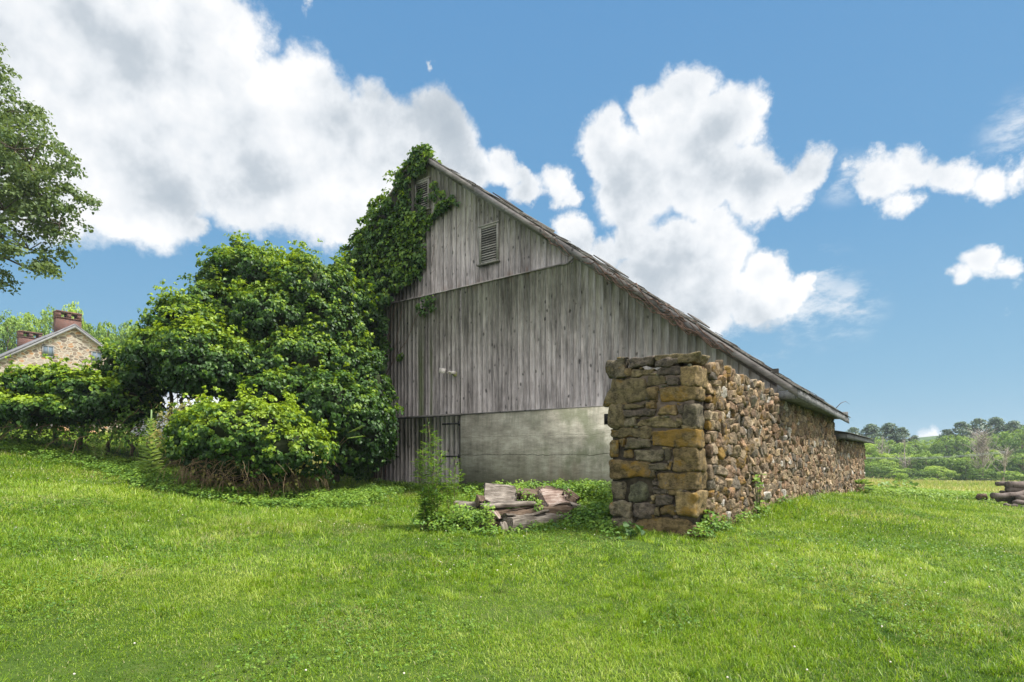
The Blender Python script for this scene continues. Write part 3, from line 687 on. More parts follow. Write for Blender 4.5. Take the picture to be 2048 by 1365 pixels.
mb = MB(); tendrils(mb, [at(random.uniform(20, 420), random.uniform(800, 880), random.uniform(16.2, 17.4)) for _ in range(170)], 1.2, .012, .6)
o = mb.build('bare_stems', M['stem']); under(t4, o)
# scraggly thin leaves under the left bush
cen = np.array([at(random.uniform(0, 330), random.uniform(815, 885), random.uniform(16.2, 17.3)) for _ in range(330)])
V, Fc, T = clump_leaves(cen, np.tile([[0, -1, .2]], (len(cen), 1)), 12, .25, .07, tone_mu=.35)
o = np_mesh('lower_leaves', V, Fc, M['weed'], attrs={'tone': T}); under(t4, o)

# ================================================================== STONE WORK
def clip_poly(poly, nx, ny, d):
    out = []; n = len(poly)
    for i in range(n):
        a, b_ = poly[i], poly[(i+1) % n]; da = a[0]*nx+a[1]*ny-d; db = b_[0]*nx+b_[1]*ny-d
        if da <= 0: out.append(a)
        if da*db < 0: t_ = da/(da-db); out.append((a[0]+(b_[0]-a[0])*t_, a[1]+(b_[1]-a[1])*t_))
    return out
def rubble_cells(x0, x1, top, size, aspect=1.35, seed=1, bottom=-.5):
    """irregular coursed rubble: Voronoi cells of jittered, size-varied points; top(x) gives the height"""
    r = np.random.default_rng(seed); pts = []
    zt = max(top(x0), top(x1)); ny = int((zt-bottom)/(size/aspect**.5))+3
    for j in range(-1, ny):
        zz = bottom+j*size/aspect**.5; x = x0-size*2+r.uniform(0, size)
        while x < x1+size*2:
            w = size*aspect**.5*r.choice([.55, .8, 1.0, 1.35, 1.7], p=[.28, .22, .2, .16, .14]); x += w*.5
            if r.random() < .16: pts.append((x, zz+size*.28)); pts.append((x+.05*size, zz-size*.28))
            else: pts.append((x+r.normal(0, .08*size), zz+r.normal(0, .17*size)))
            x += w*.5
    pts = np.array(pts)*[1, aspect]; cells = []
    for i, p in enumerate(pts):
        if not (x0-.01 < p[0] < x1+.01): continue
        d = pts-p; dd = (d**2).sum(1); idx = np.argsort(dd)[1:18]
        poly = [(p[0]-3, p[1]-3), (p[0]+3, p[1]-3), (p[0]+3, p[1]+3), (p[0]-3, p[1]+3)]
        for j in idx:
            nx, nz = d[j]; m_ = (p+pts[j])/2; poly = clip_poly(poly, nx, nz, nx*m_[0]+nz*m_[1])
            if len(poly) < 3: break
        poly = clip_poly(poly, -1, 0, -x0); poly = clip_poly(poly, 1, 0, x1)
        poly = [(a, c/aspect) for a, c in poly]
        if len(poly) >= 3:
            cx = sum(a for a, _ in poly)/len(poly); cz = sum(c for _, c in poly)/len(poly)
            if cz < top(cx)-.02: cells.append(poly)
    return cells
def chaikin(p, k=.22):
    out = []
    for i in range(len(p)): a, b_ = p[i], p[(i+1) % len(p)]; out += [a+(b_-a)*k, a+(b_-a)*(1-k)]
    return np.array(out)
SIDE_COLS = np.array([(.25,.175,.105),(.22,.165,.10),(.30,.215,.13),(.18,.135,.09),(.25,.185,.12),(.155,.13,.10),(.32,.25,.17),(.21,.14,.09),(.27,.17,.10)])
def stone_from_cell(mb, poly, to_world, depth, gap=.006, seed=0, cols=SIDE_COLS, lich=.0, white=.03):
    r = np.random.default_rng(seed); p = np.array(poly); c = p.mean(0)
    keep = [p[0]]
    for q in p[1:]:
        if np.linalg.norm(q-keep[-1]) > .015: keep.append(q)
    p = np.array(keep)
    if len(p) < 3: return
    p = p+(c-p)/np.maximum(np.linalg.norm(p-c, axis=1, keepdims=True), .01)*gap
    p = chaikin(p, .16)
    if len(p) < 16: p = chaikin(p, .2)
    n = len(p); h = depth*r.uniform(.5, 1.25); tilt = r.normal(0, .22, 2)
    rings = [(1.0, -.04), (1.0, h*.62), (.93, h*.95), (.70, h*1.03), (.35, h*1.05)]; V = []
    for k, hh in rings:
        q = c+(p-c)*k; hq = hh+(q-c)@tilt*(1 if hh > 0 else 0)+(r.normal(0, .006, n) if hh > 0 else 0); V.append(np.column_stack([q, hq]))
    V = np.concatenate(V+[np.array([[c[0], c[1], h*1.03]])])
    W = to_world(V); Fs = []
    for a in range(len(rings)-1):
        i = np.arange(n); j = (i+1) % n; Fs.append(np.stack([a*n+i, a*n+j, (a+1)*n+j, (a+1)*n+i], 1))
    i = np.arange(n); T = np.stack([(len(rings)-1)*n+i, (len(rings)-1)*n+(i+1) % n, np.full(n, len(V)-1)], 1)
    col = cols[r.integers(len(cols))]*r.uniform(.6, 1.35)
    if r.random() < white: col = np.array((.45, .41, .36))
    l = lich(c) if callable(lich) else lich
    mb.add(W, [np.concatenate(Fs), T], scol=np.tile(col, (len(W), 1)), lichen=np.full(len(W), l*r.choice([0, .3, .6, 1.0])))
def rough_block(mb, s0, s1, u0, u1, z0, z1, col, lich, seed, rnd=5.0, n=9, amp=.018):
    """a dressed-but-rough stone in the barn frame"""
    g = np.linspace(-1, 1, n); V = []; idx = {}; Fs = []
    def vid(a, b_, c):
        key = (round(a, 4), round(b_, 4), round(c, 4))
        if key not in idx: idx[key] = len(V); V.append((a, b_, c))
        return idx[key]
    for ax_ in range(3):
        for sg in (-1, 1):
            for i in range(n-1):
                for j in range(n-1):
                    q = []
                    for (a, b_) in ((g[i], g[j]), (g[i+1], g[j]), (g[i+1], g[j+1]), (g[i], g[j+1])):
                        c = [0, 0, 0]; c[ax_] = sg; c[(ax_+1) % 3] = a; c[(ax_+2) % 3] = b_; q.append(vid(*c))
                    Fs.append(q if sg > 0 else q[::-1])
    V = np.array(V); r = np.random.default_rng(seed)
    nrm = (np.abs(V)**rnd).sum(1)**(1/rnd); V = V/nrm[:, None]
    # slight trapezoid + noise
    a, b_ = r.normal(0, .09, 2); V[:, 2] *= 1+a*V[:, 0]; V[:, 0] *= 1+b_*V[:, 2]
    half = np.array([(s1-s0)/2, (u1-u0)/2, (z1-z0)/2]); W = V*half
    nd = V/np.linalg.norm(V, axis=1, keepdims=True)
    W += nd*((noise3(W+seed*3.1, 14, seed, 3)*amp+noise3(W, 5, seed+3, 1)*amp*1.1+noise3(W+seed*1.7, 55, seed+2, 2)*amp*.22-np.clip(noise3(W+seed, 9, seed+9, 2)-.55, 0, 1)*.05))[:, None]
    W += np.array([(s0+s1)/2, (u0+u1)/2, (z0+z1)/2])
    # frame (s,u,z) is left handed: flip the faces
    WW = Pn(W[:, 0], W[:, 1], W[:, 2]); mb.add(WW, [np.array(Fs)[:, ::-1]], scol=np.tile(np.array(col, float), (len(WW), 1)), lichen=np.full(len(WW), float(lich)))
# --- wing wall in front of the barn
WU0 = -5.8
def wtop(u): return 3.06+(2.93-3.06)*(u-WU0)/5.8
wing = empty('stone_wing_wall', P(.75, -3, .2), 'lichen stained fieldstone wing wall with squared end pier beside the barn', 'stone wall')
mb = MB()
nn_ = 12
for i in range(nn_):       # stepped mortar core so the top stays ragged
    u0_ = WU0+.10+(5.75-.0)*i/nn_; u1_ = WU0+.10+5.75*(i+1)/nn_
    mb.sbox(.05, 1.45, u0_-.035*(i == 0), u1_+.001*(i < nn_-1), -.6, wtop(u0_)-.16-.02*(i % 3))
under(wing, mb.build('mortar_core', M['mortar']))
# front stones, read off the photograph onto the face plane u=WU0
def Z2(x, y): return 1200+x*.2929, 690+y*.2930
front = [ # x0,y0,x1,y1 (crop pixels), colour, lichen
 (40,88,165,222,0,.25),(168,72,362,160,3,0),(205,160,362,218,1,.2),(165,168,205,210,2,0),(365,100,530,150,3,0),(380,150,540,205,3,0),(372,52,640,135,1,.1),(545,138,640,280,2,.1),
 (45,222,322,398,1,.3),(320,205,455,282,1,.2),(455,222,545,278,3,0),(322,288,385,378,2,.1),(388,280,652,393,2,.6),
 (50,402,148,560,1,.1),(150,402,308,440,1,.2),(312,384,378,438,2,.4),(150,442,368,488,3,.1),(386,402,532,488,2,.2),(536,402,566,470,3,.1),(568,402,648,570,0,.0),
 (150,492,236,556,0,.1),(242,490,516,568,1,.5),(520,500,568,565,1,.5),(58,560,350,638,1,.6),(345,580,655,698,2,1.2),(560,550,655,580,1,.5),
 (52,642,128,778,1,.9),(128,642,160,700,2,.4),(172,642,342,708,0,.1),(134,706,224,784,2,.8),(226,706,434,802,0,.2),(438,706,482,800,0,.2),(484,700,655,868,2,.5),
 (56,784,345,918,2,.9),(290,806,458,862,0,.3),(458,800,486,864,1,.5),(376,866,655,996,2,.5),(340,862,376,915,1,.3),
 (56,922,172,1072,0,.1),(170,928,336,1084,4,.3),(340,920,455,968,3,0),(340,968,460,1030,3,.1),(460,990,572,1034,2,.5),(512,1000,660,1170,2,.7),(345,1040,370,1088,1,.5),(372,1032,500,1100,3,.2),
 (58,1072,214,1180,0,.2),(216,1088,372,1176,3,.4),(376,1100,402,1164,1,.2),(405,1098,512,1168,2,.8),(225,1178,668,1310,2,.5),(60,1180,225,1290,0,.2)]
FC = [(.125,.105,.070),(.145,.115,.062),(.16,.115,.055),(.10,.080,.062),(.12,.118,.075)]
mb = MB()
for q, (x0, y0, x1, y1, ci, li) in enumerate(front):
    p0, p1 = Z2(x0, y0), Z2(x1, y1)
    xm = (p0[0]+p1[0])/2
    s1_, zt_ = gable_pt(p0[0], p0[1], WU0); s0_ = gable_s(p1[0], WU0)
    _, za = gable_pt(xm, p0[1], WU0); _, zb = gable_pt(xm, p1[1], WU0)
    corner = x1 > 636
    s0_ = max(s0_, 0.0); g_ = .005
    proud = random.uniform(-.03, .03)
    if corner: rough_block(mb, -.012, s1_-g_, WU0+.0-.5*proud, WU0+random.choice([.32, .5, .62]), zb+g_, za-g_, np.array(FC[ci])*random.uniform(.75, 1.3), li, q+5, 11, 17, .026)
    else: rough_block(mb, s0_+g_, s1_-g_, WU0+proud, WU0+.3, zb+g_, za-g_, np.array(FC[ci])*random.uniform(.7, 1.35), li, q+5, (9.0, 7.0, 6)[q%3] if ci != 4 else 3.4, 16, .030)
for q in range(70):      # chinking pieces in the joints
    x0, y0, x1, y1, ci, li = front[random.randrange(len(front))]; px, py = Z2(x0 if random.random() < .5 else x1, random.uniform(y0, y1)) if random.random() < .4 else Z2(random.uniform(x0, x1), y0)
    s_, z_ = gable_pt(px, py, WU0)
    if .08 < s_ < 1.42: a_, c_ = random.uniform(.02, .06), random.uniform(.012, .028); rough_block(mb, s_-a_, s_+a_, WU0+.012, WU0+.12, z_-c_, z_+c_, np.array(FC[q % 5])*random.uniform(.7, 1.4), .3, q+300, 4, 6, .008)
under(wing, mb.build('pier_stones', M['stone']))
# side face rubble of the wing wall (plane s=0, facing -G)
mb = MB()
def side_world(V, s0=0.0):  # V: (u, z, height out of wall)
    return Pn(s0-V[:, 2], V[:, 0], V[:, 1])
cells = rubble_cells(WU0+.5, 0.0, lambda u: wtop(u)+.05, .215, 1.25, 3)
for q, c in enumerate(cells):
    stone_from_cell(mb, c, side_world, .055, seed=q, lich=lambda c_: .95 if c_[0] < -3.2 else .5)
under(wing, mb.build('rubble_face', M['stone']))
# inner face and top stones
mb = MB()
for q, c in enumerate(rubble_cells(WU0+.3, 0.0, lambda u: wtop(u)+.02, .30, 1.3, 5)):
    stone_from_cell(mb, [(a, b_) for a, b_ in c][::-1], lambda V: Pn(1.46+V[:, 2], V[:, 0], V[:, 1]), .05, seed=q)
for q in range(80):
    u_ = random.uniform(WU0+.3, -.2); s_ = random.uniform(.0, 1.4); k = random.uniform(.10, .2); z_ = wtop(u_)-.14
    rough_block(mb, s_-.0, min(s_+k*1.3, 1.5), u_-k, u_+k, z_-.08, z_+random.uniform(.02, .10), SIDE_COLS[q % 9]*.9, .3, q+200, 3.5, 5)
under(wing, mb.build('capping_stones', M['stone'], smooth=True))

# ================================================================== BARN
barn = empty('barn', P(8, 4, .3), 'tall weathered grey board barn with steep saltbox roof and vine on its peak', 'barn')
RS, LEN = 11.7, 8.4
def ztop(s): return 3.466+.757*s if s < RS else 3.466+.757*RS-.757*(s-RS)
LEFT_S = 19.0
# siding boards (one mesh), gable plane u=0
def boards(mb, s_from, s_to, zb, zt, u=0.0, wmin=.15, wmax=.24, thick=.022):
    s = s_from
    while s < s_to-.02:
        w = min(random.uniform(wmin, wmax), s_to-s); g_ = random.uniform(.001, .0035); off = random.uniform(-.007, .007)
        a, b_ = s+g_, s+w-g_
        zb0 = zb(s) if callable(zb) else zb; zb0 += random.uniform(-.012, .008)
        za, zc = (zt(a), zt(b_)) if callable(zt) else (zt, zt)
        peak = callable(zt) and a < RS < b_
        V = [P(a, u-thick+off, zb0), P(b_, u-thick+off, zb0), P(b_, u-thick+off, zc), P(a, u-thick+off, za), P(a, u+off, zb0), P(b_, u+off, zb0), P(b_, u+off, zc), P(a, u+off, za)]
        mb.add([list(q) for q in V], [[(3, 2, 1, 0)[::-1], (4, 5, 6, 7), (0, 1, 5, 4), (1, 2, 6, 5), (2, 3, 7, 6), (3, 0, 4, 7)]])
        s += w
SEAM = 7.25; CT_Z = 2.95
mb = MB(); boards(mb, 5.6, 17.6, SEAM-.05, lambda s: ztop(s)-.20, u=-.03); under(barn, mb.build('upper_siding', M['siding']))
mb = MB(); boards(mb, 0.0, 5.6, CT_Z, lambda s: max(CT_Z+.05, ztop(s)-.20), wmin=.2, wmax=.28)
boards(mb, 5.6, 9.96, CT_Z, SEAM+.02); boards(mb, 9.98, 11.62, CT_Z+.02, SEAM); boards(mb, 11.62, 11.92, CT_Z+.02, 6.55); boards(mb, 11.62, 11.92, 6.8, SEAM)
boards(mb, 11.92, 17.6, CT_Z+.02, SEAM); boards(mb, 17.6, LEFT_S, CT_Z+.02, lambda s: ztop(s)-.2)
under(barn, mb.build('lower_siding', M['siding']))
mb = MB(); mb.sbox(.05, LEFT_S, .06, .12, 2.9, 3.6)     # near-black backing, painted as the shade behind the gaps
V = [P(.1, .07, 3.2), P(RS, .07, ztop(RS)-.3), P(LEFT_S, .07, ztop(LEFT_S)-.3), P(LEFT_S, .07, 3.2)]
mb.add([list(q) for q in V], [[(0, 1, 2, 3)]]); under(barn, mb.build('dark_backing', M['dark']))
# concrete base wall
mb = MB(); mb.sbox(0.0, 9.97, -.035, .25, -.4, CT_Z-.015); mb.sbox(13.8, LEFT_S, -.035, .25, -.4, CT_Z-.015)
under(barn, mb.build('concrete_base', M['concrete']))
mb = MB(); mb.sbox(4.36, 4.58, -.045, -.03, 2.42, 2.72); under(barn, mb.build('dark_vent_slab', M['dark']))  # dark slab on the concrete, painted as the hole's inner shade
# trim: drip boards at seam and over the concrete
mb = MB(); mb.sbox(5.95, 17.6, -.075, -.052, SEAM-.07, SEAM-.03); mb.sbox(5.75, 5.97, -.075, -.052, SEAM-.09, SEAM-.045)
mb.box(P(5.45, -.075, SEAM+.10), G*.30+Vector((0, 0, -.17)), U*.02, Vector((0, 0, .03)))
mb.sbox(0.0, 9.96, -.06, -.036, CT_Z-.02, CT_Z+.012); mb.sbox(9.9, 13.85, -.075, -.036, CT_Z-.035, CT_Z+.03)
under(barn, mb.build('drip_trim', M['trim']))
mb = MB(); mb.sbox(9.955, 9.985, -.034, -.02, 3.0, 7.1); under(barn, mb.build('joint_strip', M['trim']))
mb = MB(); mb.sbox(13.76, 13.82, -.05, -.02, .3, CT_Z-.04); under(barn, mb.build('door_post', M['trim']))
# doors
for (a, b_, hs) in ((10.02, 11.86, 0), (11.88, 13.74, 1)):
    mbd = MB(); boards(mbd, a, b_, .42, CT_Z-.05, u=-.01, wmin=.16, wmax=.26)
    d = mbd.build('door', M['siding']); under(barn, d); d['label'] = ('right' if not hs else 'left')+' plank door leaf on black strap hinges'
    for zc in (2.64, 1.53):
        m2 = MB()
        if hs == 0: m2.sbox(a+.02, a+.78, -.048, -.038, zc-.025, zc+.025); m2.sbox(a-.04, a+.04, -.052, -.036, zc-.07, zc+.07)
        else: m2.sbox(b_-.78, b_-.02, -.048, -.038, zc-.025, zc+.025); m2.sbox(b_-.04, b_+.04, -.052, -.036, zc-.07, zc+.07)
        hgo = m2.build('hinge', M['iron']); hgo.parent = d; 
mb = MB(); mb.sbox(9.99, 13.8, .04, .06, .2, CT_Z-.04); under(barn, mb.build('dark_door_backing', M['dark']))  # near-black sheet painted as the darkness behind the doors
# louvred windows
def louver(s0, s1, z0, z1, n):
    fr = MB(); w = .075; u0, u1 = -.10, -.055
    fr.sbox(s0, s0+w, u0, u1, z0, z1); fr.sbox(s1-w, s1, u0, u1, z0, z1); fr.sbox(s0+w, s1-w, u0, u1, z1-w, z1); fr.sbox(s0+w, s1-w, u0, u1, z0, z0+w*.6)
    fr.sbox(s0-.05, s1+.05, -.16, -.054, z0-.045, z0-.002); fr.sbox(s0-.03, s1+.03, -.125, -.054, z1+.002, z1+.04)
    f_ = fr.build('louver_window', M['louver']); under(barn, f_)
    bk = MB(); bk.sbox(s0+w, s1-w, -.0575, -.0545, z0+.03, z1-w); bo = bk.build('dark_opening', M['dark']); bo.parent = f_
    sl = MB(); h = (z1-z0-w*1.6)/n
    for i in range(n):
        zc = z0+w*.6+h*(i+.15)
        sl.box(P(s0+w+.003, -.098, zc), G*(s1-s0-2*w-.006), U*.036+Vector((0, 0, h*.75)), Vector((0, 0, .012)))
    so = sl.build('slats', M['louver']); so.parent = f_; return f_
w1 = louver(8.31, 9.10, 7.78, 9.0, 14); w1['label'] = 'lower louvred window, fully exposed'
w2 = louver(11.38, 12.10, 10.22, 11.28, 12); w2['label'] = 'louvred window under the peak, half covered by vine'
# flood light on the siding
mb = MB(); sF, zF = gable_pt(912, 750); mb.sbox(sF-.07, sF+.07, -.08, -.033, zF-.06, zF+.08); mb.tube([P(sF, -.08, zF), P(sF+.12, -.2, zF+.03)], .02, 6)
fl = mb.build('flood_light', M['yellowed']); under(barn, fl)
mb = MB(); mb.box(P(sF+.22, -.28, zF+.02), G*.24+Vector((0, 0, .05))+U*-.03, Vector((0, 0, .18))+G*.03+U*.07, U*-.06); mb.box(P(sF-.18, -.2, zF-.02), G*.14, Vector((0, 0, .1)), U*-.12)
mb.tube([P(sF+.24, -.2, zF+.05), P(sF+.12, -.18, zF+.1), P(sF+.02, -.08, zF+.02)], .03, 7)
lo = mb.build('lamp_head', M['pale']); lo.parent = fl
# roof
EO, FO = .43, .30          # eave and rake overhangs
roofn_r = (-G*0.757+Vector((0, 0, 1))).normalized()  # points out of the right slope
slope_r = (G+Vector((0, 0, .757))).normalized(); L_r = (RS+EO)/slope_r.dot(G)
slope_l = (-G+Vector((0, 0, .757))).normalized()
mb = MB()
base_r = P(-EO, -FO, ztop(-EO)-.09); UR = U+Vector((0, 0, -.019))
mb.box(base_r, slope_r*L_r, UR*(LEN+FO+.25), -roofn_r*.035)
under(barn, mb.build('roof_deck', M['fascia']))
mb = MB(); rows = int(L_r/.21)
for i in range(rows):
    d0 = i*.21-.03; uu = -FO-.05
    while uu < LEN+.3:
        w = random.uniform(.10, .26); lift = random.uniform(0, .012)
        if random.random() < .02: lift += random.uniform(.01, .05)
        if random.random() > .015:
            o_ = base_r+slope_r*(d0+random.uniform(-.02, .01))+UR*(uu+FO)+roofn_r*(.034+lift-.012)
            L_ = (slope_r-roofn_r*.055).normalized()*.34
            mb.box(o_, L_, UR*(w-.006), roofn_r*random.uniform(.012, .022))
        uu += w
for (sa, sb) in ((7.9, 8.5), (4.2, 4.9), (1.9, 2.2)):
    o_ = base_r+slope_r*((sa+EO)/slope_r.dot(G))+roofn_r*.085; mb.box(o_+U*.02, slope_r*((sb-sa)*1.2)+roofn_r*.03, U*.9, roofn_r*.03)
under(barn, mb.build('roof_shingles', M['shingle']))
mb = MB(); zl = ztop(LEFT_S+EO)
mb.box(P(LEFT_S+EO, -FO, zl-.09), slope_l*((LEFT_S+EO-RS)/abs(slope_l.dot(G))), U*(LEN+FO+.25), (G*0.757+Vector((0, 0, 1))).normalized()*.05)
under(barn, mb.build('rear_roof', M['shingle']))
# rake board, soffit and eave
mb = MB()
def rake(mb, s0, s1, zt_off, h, u0, u1):
    s = s0
    while s < s1-1e-6:
        e = min(s+random.uniform(2.6, 3.6), s1); j = random.uniform(-.006, .006)
        mb.box(P(s+.003, u0+j, ztop(s)-zt_off-h), G*(e-s-.006)+Vector((0, 0, .757*(e-s-.006))), U*(u1-u0), Vector((0, 0, h))); s = e
rake(mb, -EO, RS, .095, .175, -FO-.02, -FO+.008); rake(mb, .1, RS, .215, .15, -.062, -.036)
under(barn, mb.build('rake_board', M['trim']))
mb = MB(); mb.box(P(-EO+.03, -FO+.01, ztop(-EO)-.17), slope_r*(L_r-.1), U*(FO-.02), roofn_r*.015)
under(barn, mb.build('rake_soffit', M['fascia']))
mb = MB(); mb.box(P(-EO-.02, -FO+.0, ztop(-EO)-.29), UR*(LEN+FO+.22), G*.028, Vector((0, 0, .17)))
mb.sbox(-EO+.01, -.02, -FO-.01, -FO+.015, ztop(-EO)-.32, ztop(-EO)-.12)
mb.sbox(-.21, 0.0, -FO-.006, -FO+.012, 3.0, 3.17); mb.sbox(-.02, 0.0, -FO+.012, -.03, 2.9, 3.3)
under(barn, mb.build('eave_fascia', M['fascia']))
mb = MB(); mb.sbox(-EO+.012, .0, -FO+.018, LEN+.2, ztop(-EO)-.30, ztop(-EO)-.275); mb.sbox(0.0, .4, -FO+.018, -.04, ztop(-EO)-.30, ztop(-EO)-.275)
mb.sbox(-EO+.012, -.0, LEN+.17, LEN+.2, ztop(-EO)-.27, ztop(-EO)-.05)
under(barn, mb.build('eave_soffit', M['fascia']))
# stone side wall
mb = MB(); mb.sbox(0.03, .45, 0.02, LEN, -.8, 2.95); under(barn, mb.build('side_wall_core', M['mortar']))
mb = MB()
for q, c in enumerate(rubble_cells(0.0, LEN, lambda u: 2.97, .23, 1.2, 9, -.6)):
    stone_from_cell(mb, c, side_world, .045, seed=q+5000, lich=.2, white=.04)
under(barn, mb.build('side_wall_stones', M['stone']))
# low back addition
add = empty('stone_shed', P(.5, 13, 0), 'low fieldstone shed with shallow roof adjoining the far end of barn', 'shed')
mb = MB(); mb.sbox(.08, .5, LEN+.01, 18.6, -1.4, 2.25); mb.sbox(.5, 6, 18.2, 18.6, -1.4, 2.25); under(add, mb.build('wall_core', M['mortar']))
mb = MB()
for q, c in enumerate(rubble_cells(LEN+.02, 18.62, lambda u: 2.2, .25, 1.15, 13, -1.0)):
    stone_from_cell(mb, c, lambda V: side_world(V, .05), .045, seed=q+9000, lich=.1, white=.03)
under(add, mb.build('wall_stones', M['stone'], smooth=True))
mb = MB(); mb.sbox(-.38, -.35, LEN+.35, 19.0, 2.16, 2.33); mb.sbox(-.35, .05, LEN+.36, LEN+.39, 2.16, 2.33); mb.sbox(-.35, .05, LEN+.39, 18.97, 2.2, 2.22); under(add, mb.build('fascia', M['fascia']))
mb = MB()
for i in range(14): mb.box(P(-.44+i*.24, LEN+.3, 2.345+i*.045+.012), G*.3+Vector((0, 0, .05)), U*(18.8-LEN), Vector((0, 0, .02)))
under(add, mb.build('roof', M['shingle']))
# ================================================================== VINE ON THE BARN
def in_poly(x, y, poly):
    c = np.zeros(len(x), bool); n = len(poly)
    for i in range(n):
        x1, y1 = poly[i]; x2, y2 = poly[(i+1) % n]
        c ^= ((y1 > y) != (y2 > y)) & (x < (x2-x1)*(y-y1)/(y2-y1+1e-9)+x1)
    return c
vp = [(862,298),(838,300),(824,325),(812,342),(800,352),(796,385),(770,405),(744,420),(742,450),(714,470),(708,510),(675,532),(690,585),(735,605),(738,650),(760,640),(778,600),(800,578),(835,560),(850,530),(845,480),(868,440),(905,408),(912,402),(880,412),(862,428),(832,432),(831,365),(850,345),(864,318)]
vp2 = [(690,560),(778,600),(768,680),(778,760),(768,830),(792,880),(785,915),(760,930),(730,960),(690,960),(680,800),(700,700)]
def vine_on_barn():
    root = empty('climbing_vine', P(16, -1, .5), 'leafy vine climbing over the left of the barn gable up to its peak', 'vine')
    xs = rng.uniform(660, 915, 9000); ys = rng.uniform(290, 960, 9000)
    a = in_poly(xs, ys, vp); b_ = in_poly(xs, ys, vp2)
    C, N, T0 = [], [], []
    for x, y in zip(xs[a], ys[a]):
        th = min(1.2, max(.06, (850-x)/150*1.0+.12))
        if 818 < x < 874 and 352 < y < 433: continue
        
        if x > 850: th = .07 if y > 330 else .2
        off = -random.uniform(.05, 1)*th-.06; s, z = gable_pt(x, y, off); C.append(P(s, off, z)); N.append((U*-1*1.0+Vector((0, 0, .25))+G*.3)[:])
    C = np.array([c[:] for c in C]); N = np.array(N); k = rng.permutation(len(C))[:760]
    V1 = clump_leaves(C[k], N[k], 26, .22, .125, .35, .40, .35)
    C2 = []
    for x, y in zip(xs[b_], ys[b_]):
        off = -random.uniform(.05, 1.1); s, z = gable_pt(x, y, off)
        if z > float(gz(*P(s, off, 0)[:2]))+.15: C2.append(P(s, off, z)[:])
    C2 = np.array(C2); k = rng.permutation(len(C2))[:560]
    V2 = clump_leaves(C2[k], np.tile([tuple(-U+Vector((0, 0, .2)))], (len(k), 1)), 24, .24, .13, .35, .22, .3)
    # tip runners and small clusters on the bare boards
    sp = [(858,608,.22,10),(848,620,.15,5),(862,598,.12,4),(806,716,.1,5),(768,722,.15,5),(905,404,.08,5),(880,395,.08,4),(872,372,.06,3),(868,392,.07,4),(890,415,.1,6),(846,420,.1,6),(838,398,.09,4),(850,398,.08,3),(785,690,.1,3)]
    C3 = []
    for (x, y, r, n) in sp:
        for _ in range(n): s, z = gable_pt(x+random.gauss(0, 5), y+random.gauss(0, 5), -.1); C3.append(P(s, -.1-random.random()*r, z)[:])
    C3 = np.array(C3); V3 = clump_leaves(C3, np.tile([tuple(-U)], (len(C3), 1)), 12, .12, .10, .3, .35, .3)
    # crest over the peak and down the rear slope
    C4 = []
    for _ in range(330):
        s = RS+random.uniform(.05, 6.5); u_ = random.uniform(-.5, 2.0)*min(1, .35+(s-RS)*.5); C4.append((P(s, u_, ztop(s)+random.uniform(-.2, .12+.1*min(3, s-RS))))[:])
    C4 = np.array(C4); V4 = clump_leaves(C4, np.tile([tuple(G*.5+Vector((0, 0, .8))-U*.4)], (len(C4), 1)), 24, .24, .12, .4, .32, .35)
    V, Fc, T = merge_leaf([V1, V2, V3, V4]); o = np_mesh('foliage', V, Fc, M['ivyleaf'], attrs={'tone': T}); under(root, o)
    mb = MB()
    def run(pts, r=.012):
        q = []
        for (x, y) in pts: s, z = gable_pt(x, y, -.045); q.append(P(s, -.045, z))
        mb.tube(q, [r*(1-.5*i/len(q)) for i in range(len(q))], 5)
    run([(765,760),(780,735),(800,700),(815,680),(830,640),(842,618)]); run([(800,600),(870,540),(900,480),(925,440),(935,410)], .006)
    run([(780,740),(790,700),(800,640),(806,610)]); run([(858,560),(868,500),(880,455),(890,415),(868,390),(862,360)], .008); run([(862,430),(868,380),(875,340)], .005)
    run([(835,615),(870,590),(900,540),(930,470),(945,430)], .004)
    for _ in range(30):
        x = random.uniform(690, 770); run([(x, 960), (x+random.uniform(-15, 15), 850), (x+random.uniform(-20, 20), 720), (x+random.uniform(0, 40), 580)], .02)
    under(root, mb.build('stems', M['deadvine']))
vine_on_barn()
# dead vine twisted along the rake
mb = MB()
for q in range(34):
    s0_ = random.choice([random.uniform(.6, 3.2), random.uniform(1.2, 2.8), random.uniform(3, 5.4), random.uniform(.4, 6.5)]); L_ = random.uniform(.5, 1.6); pts = []; ph = random.uniform(0, 6); zo = random.uniform(-.42, -.05)
    for i in range(12):
        s = s0_+L_*i/11; pts.append(P(s, -FO-.035-.04*math.sin(i*1.3+ph), ztop(s)+zo+.07*math.sin(i*.9+ph)+random.uniform(-.03, .03)))
    mb.tube(pts, [random.uniform(.007, .018)]*12, 5)
for (s0_, du, dz) in ((-.36, 6.2, .22),):
    p = P(s0_, du, ztop(s0_)-.13); mb.tube([p, p+Vector((.15, 0, dz*.7)), p+Vector((.35, .1, dz)), p+Vector((.55, .2, dz*.6))], [.012, .01, .007, .003], 4)
dv = mb.build('dead_vine', M['deadvine']); tag(dv, 'brown dead vine twisted along the barn roof edge', 'dead vine')
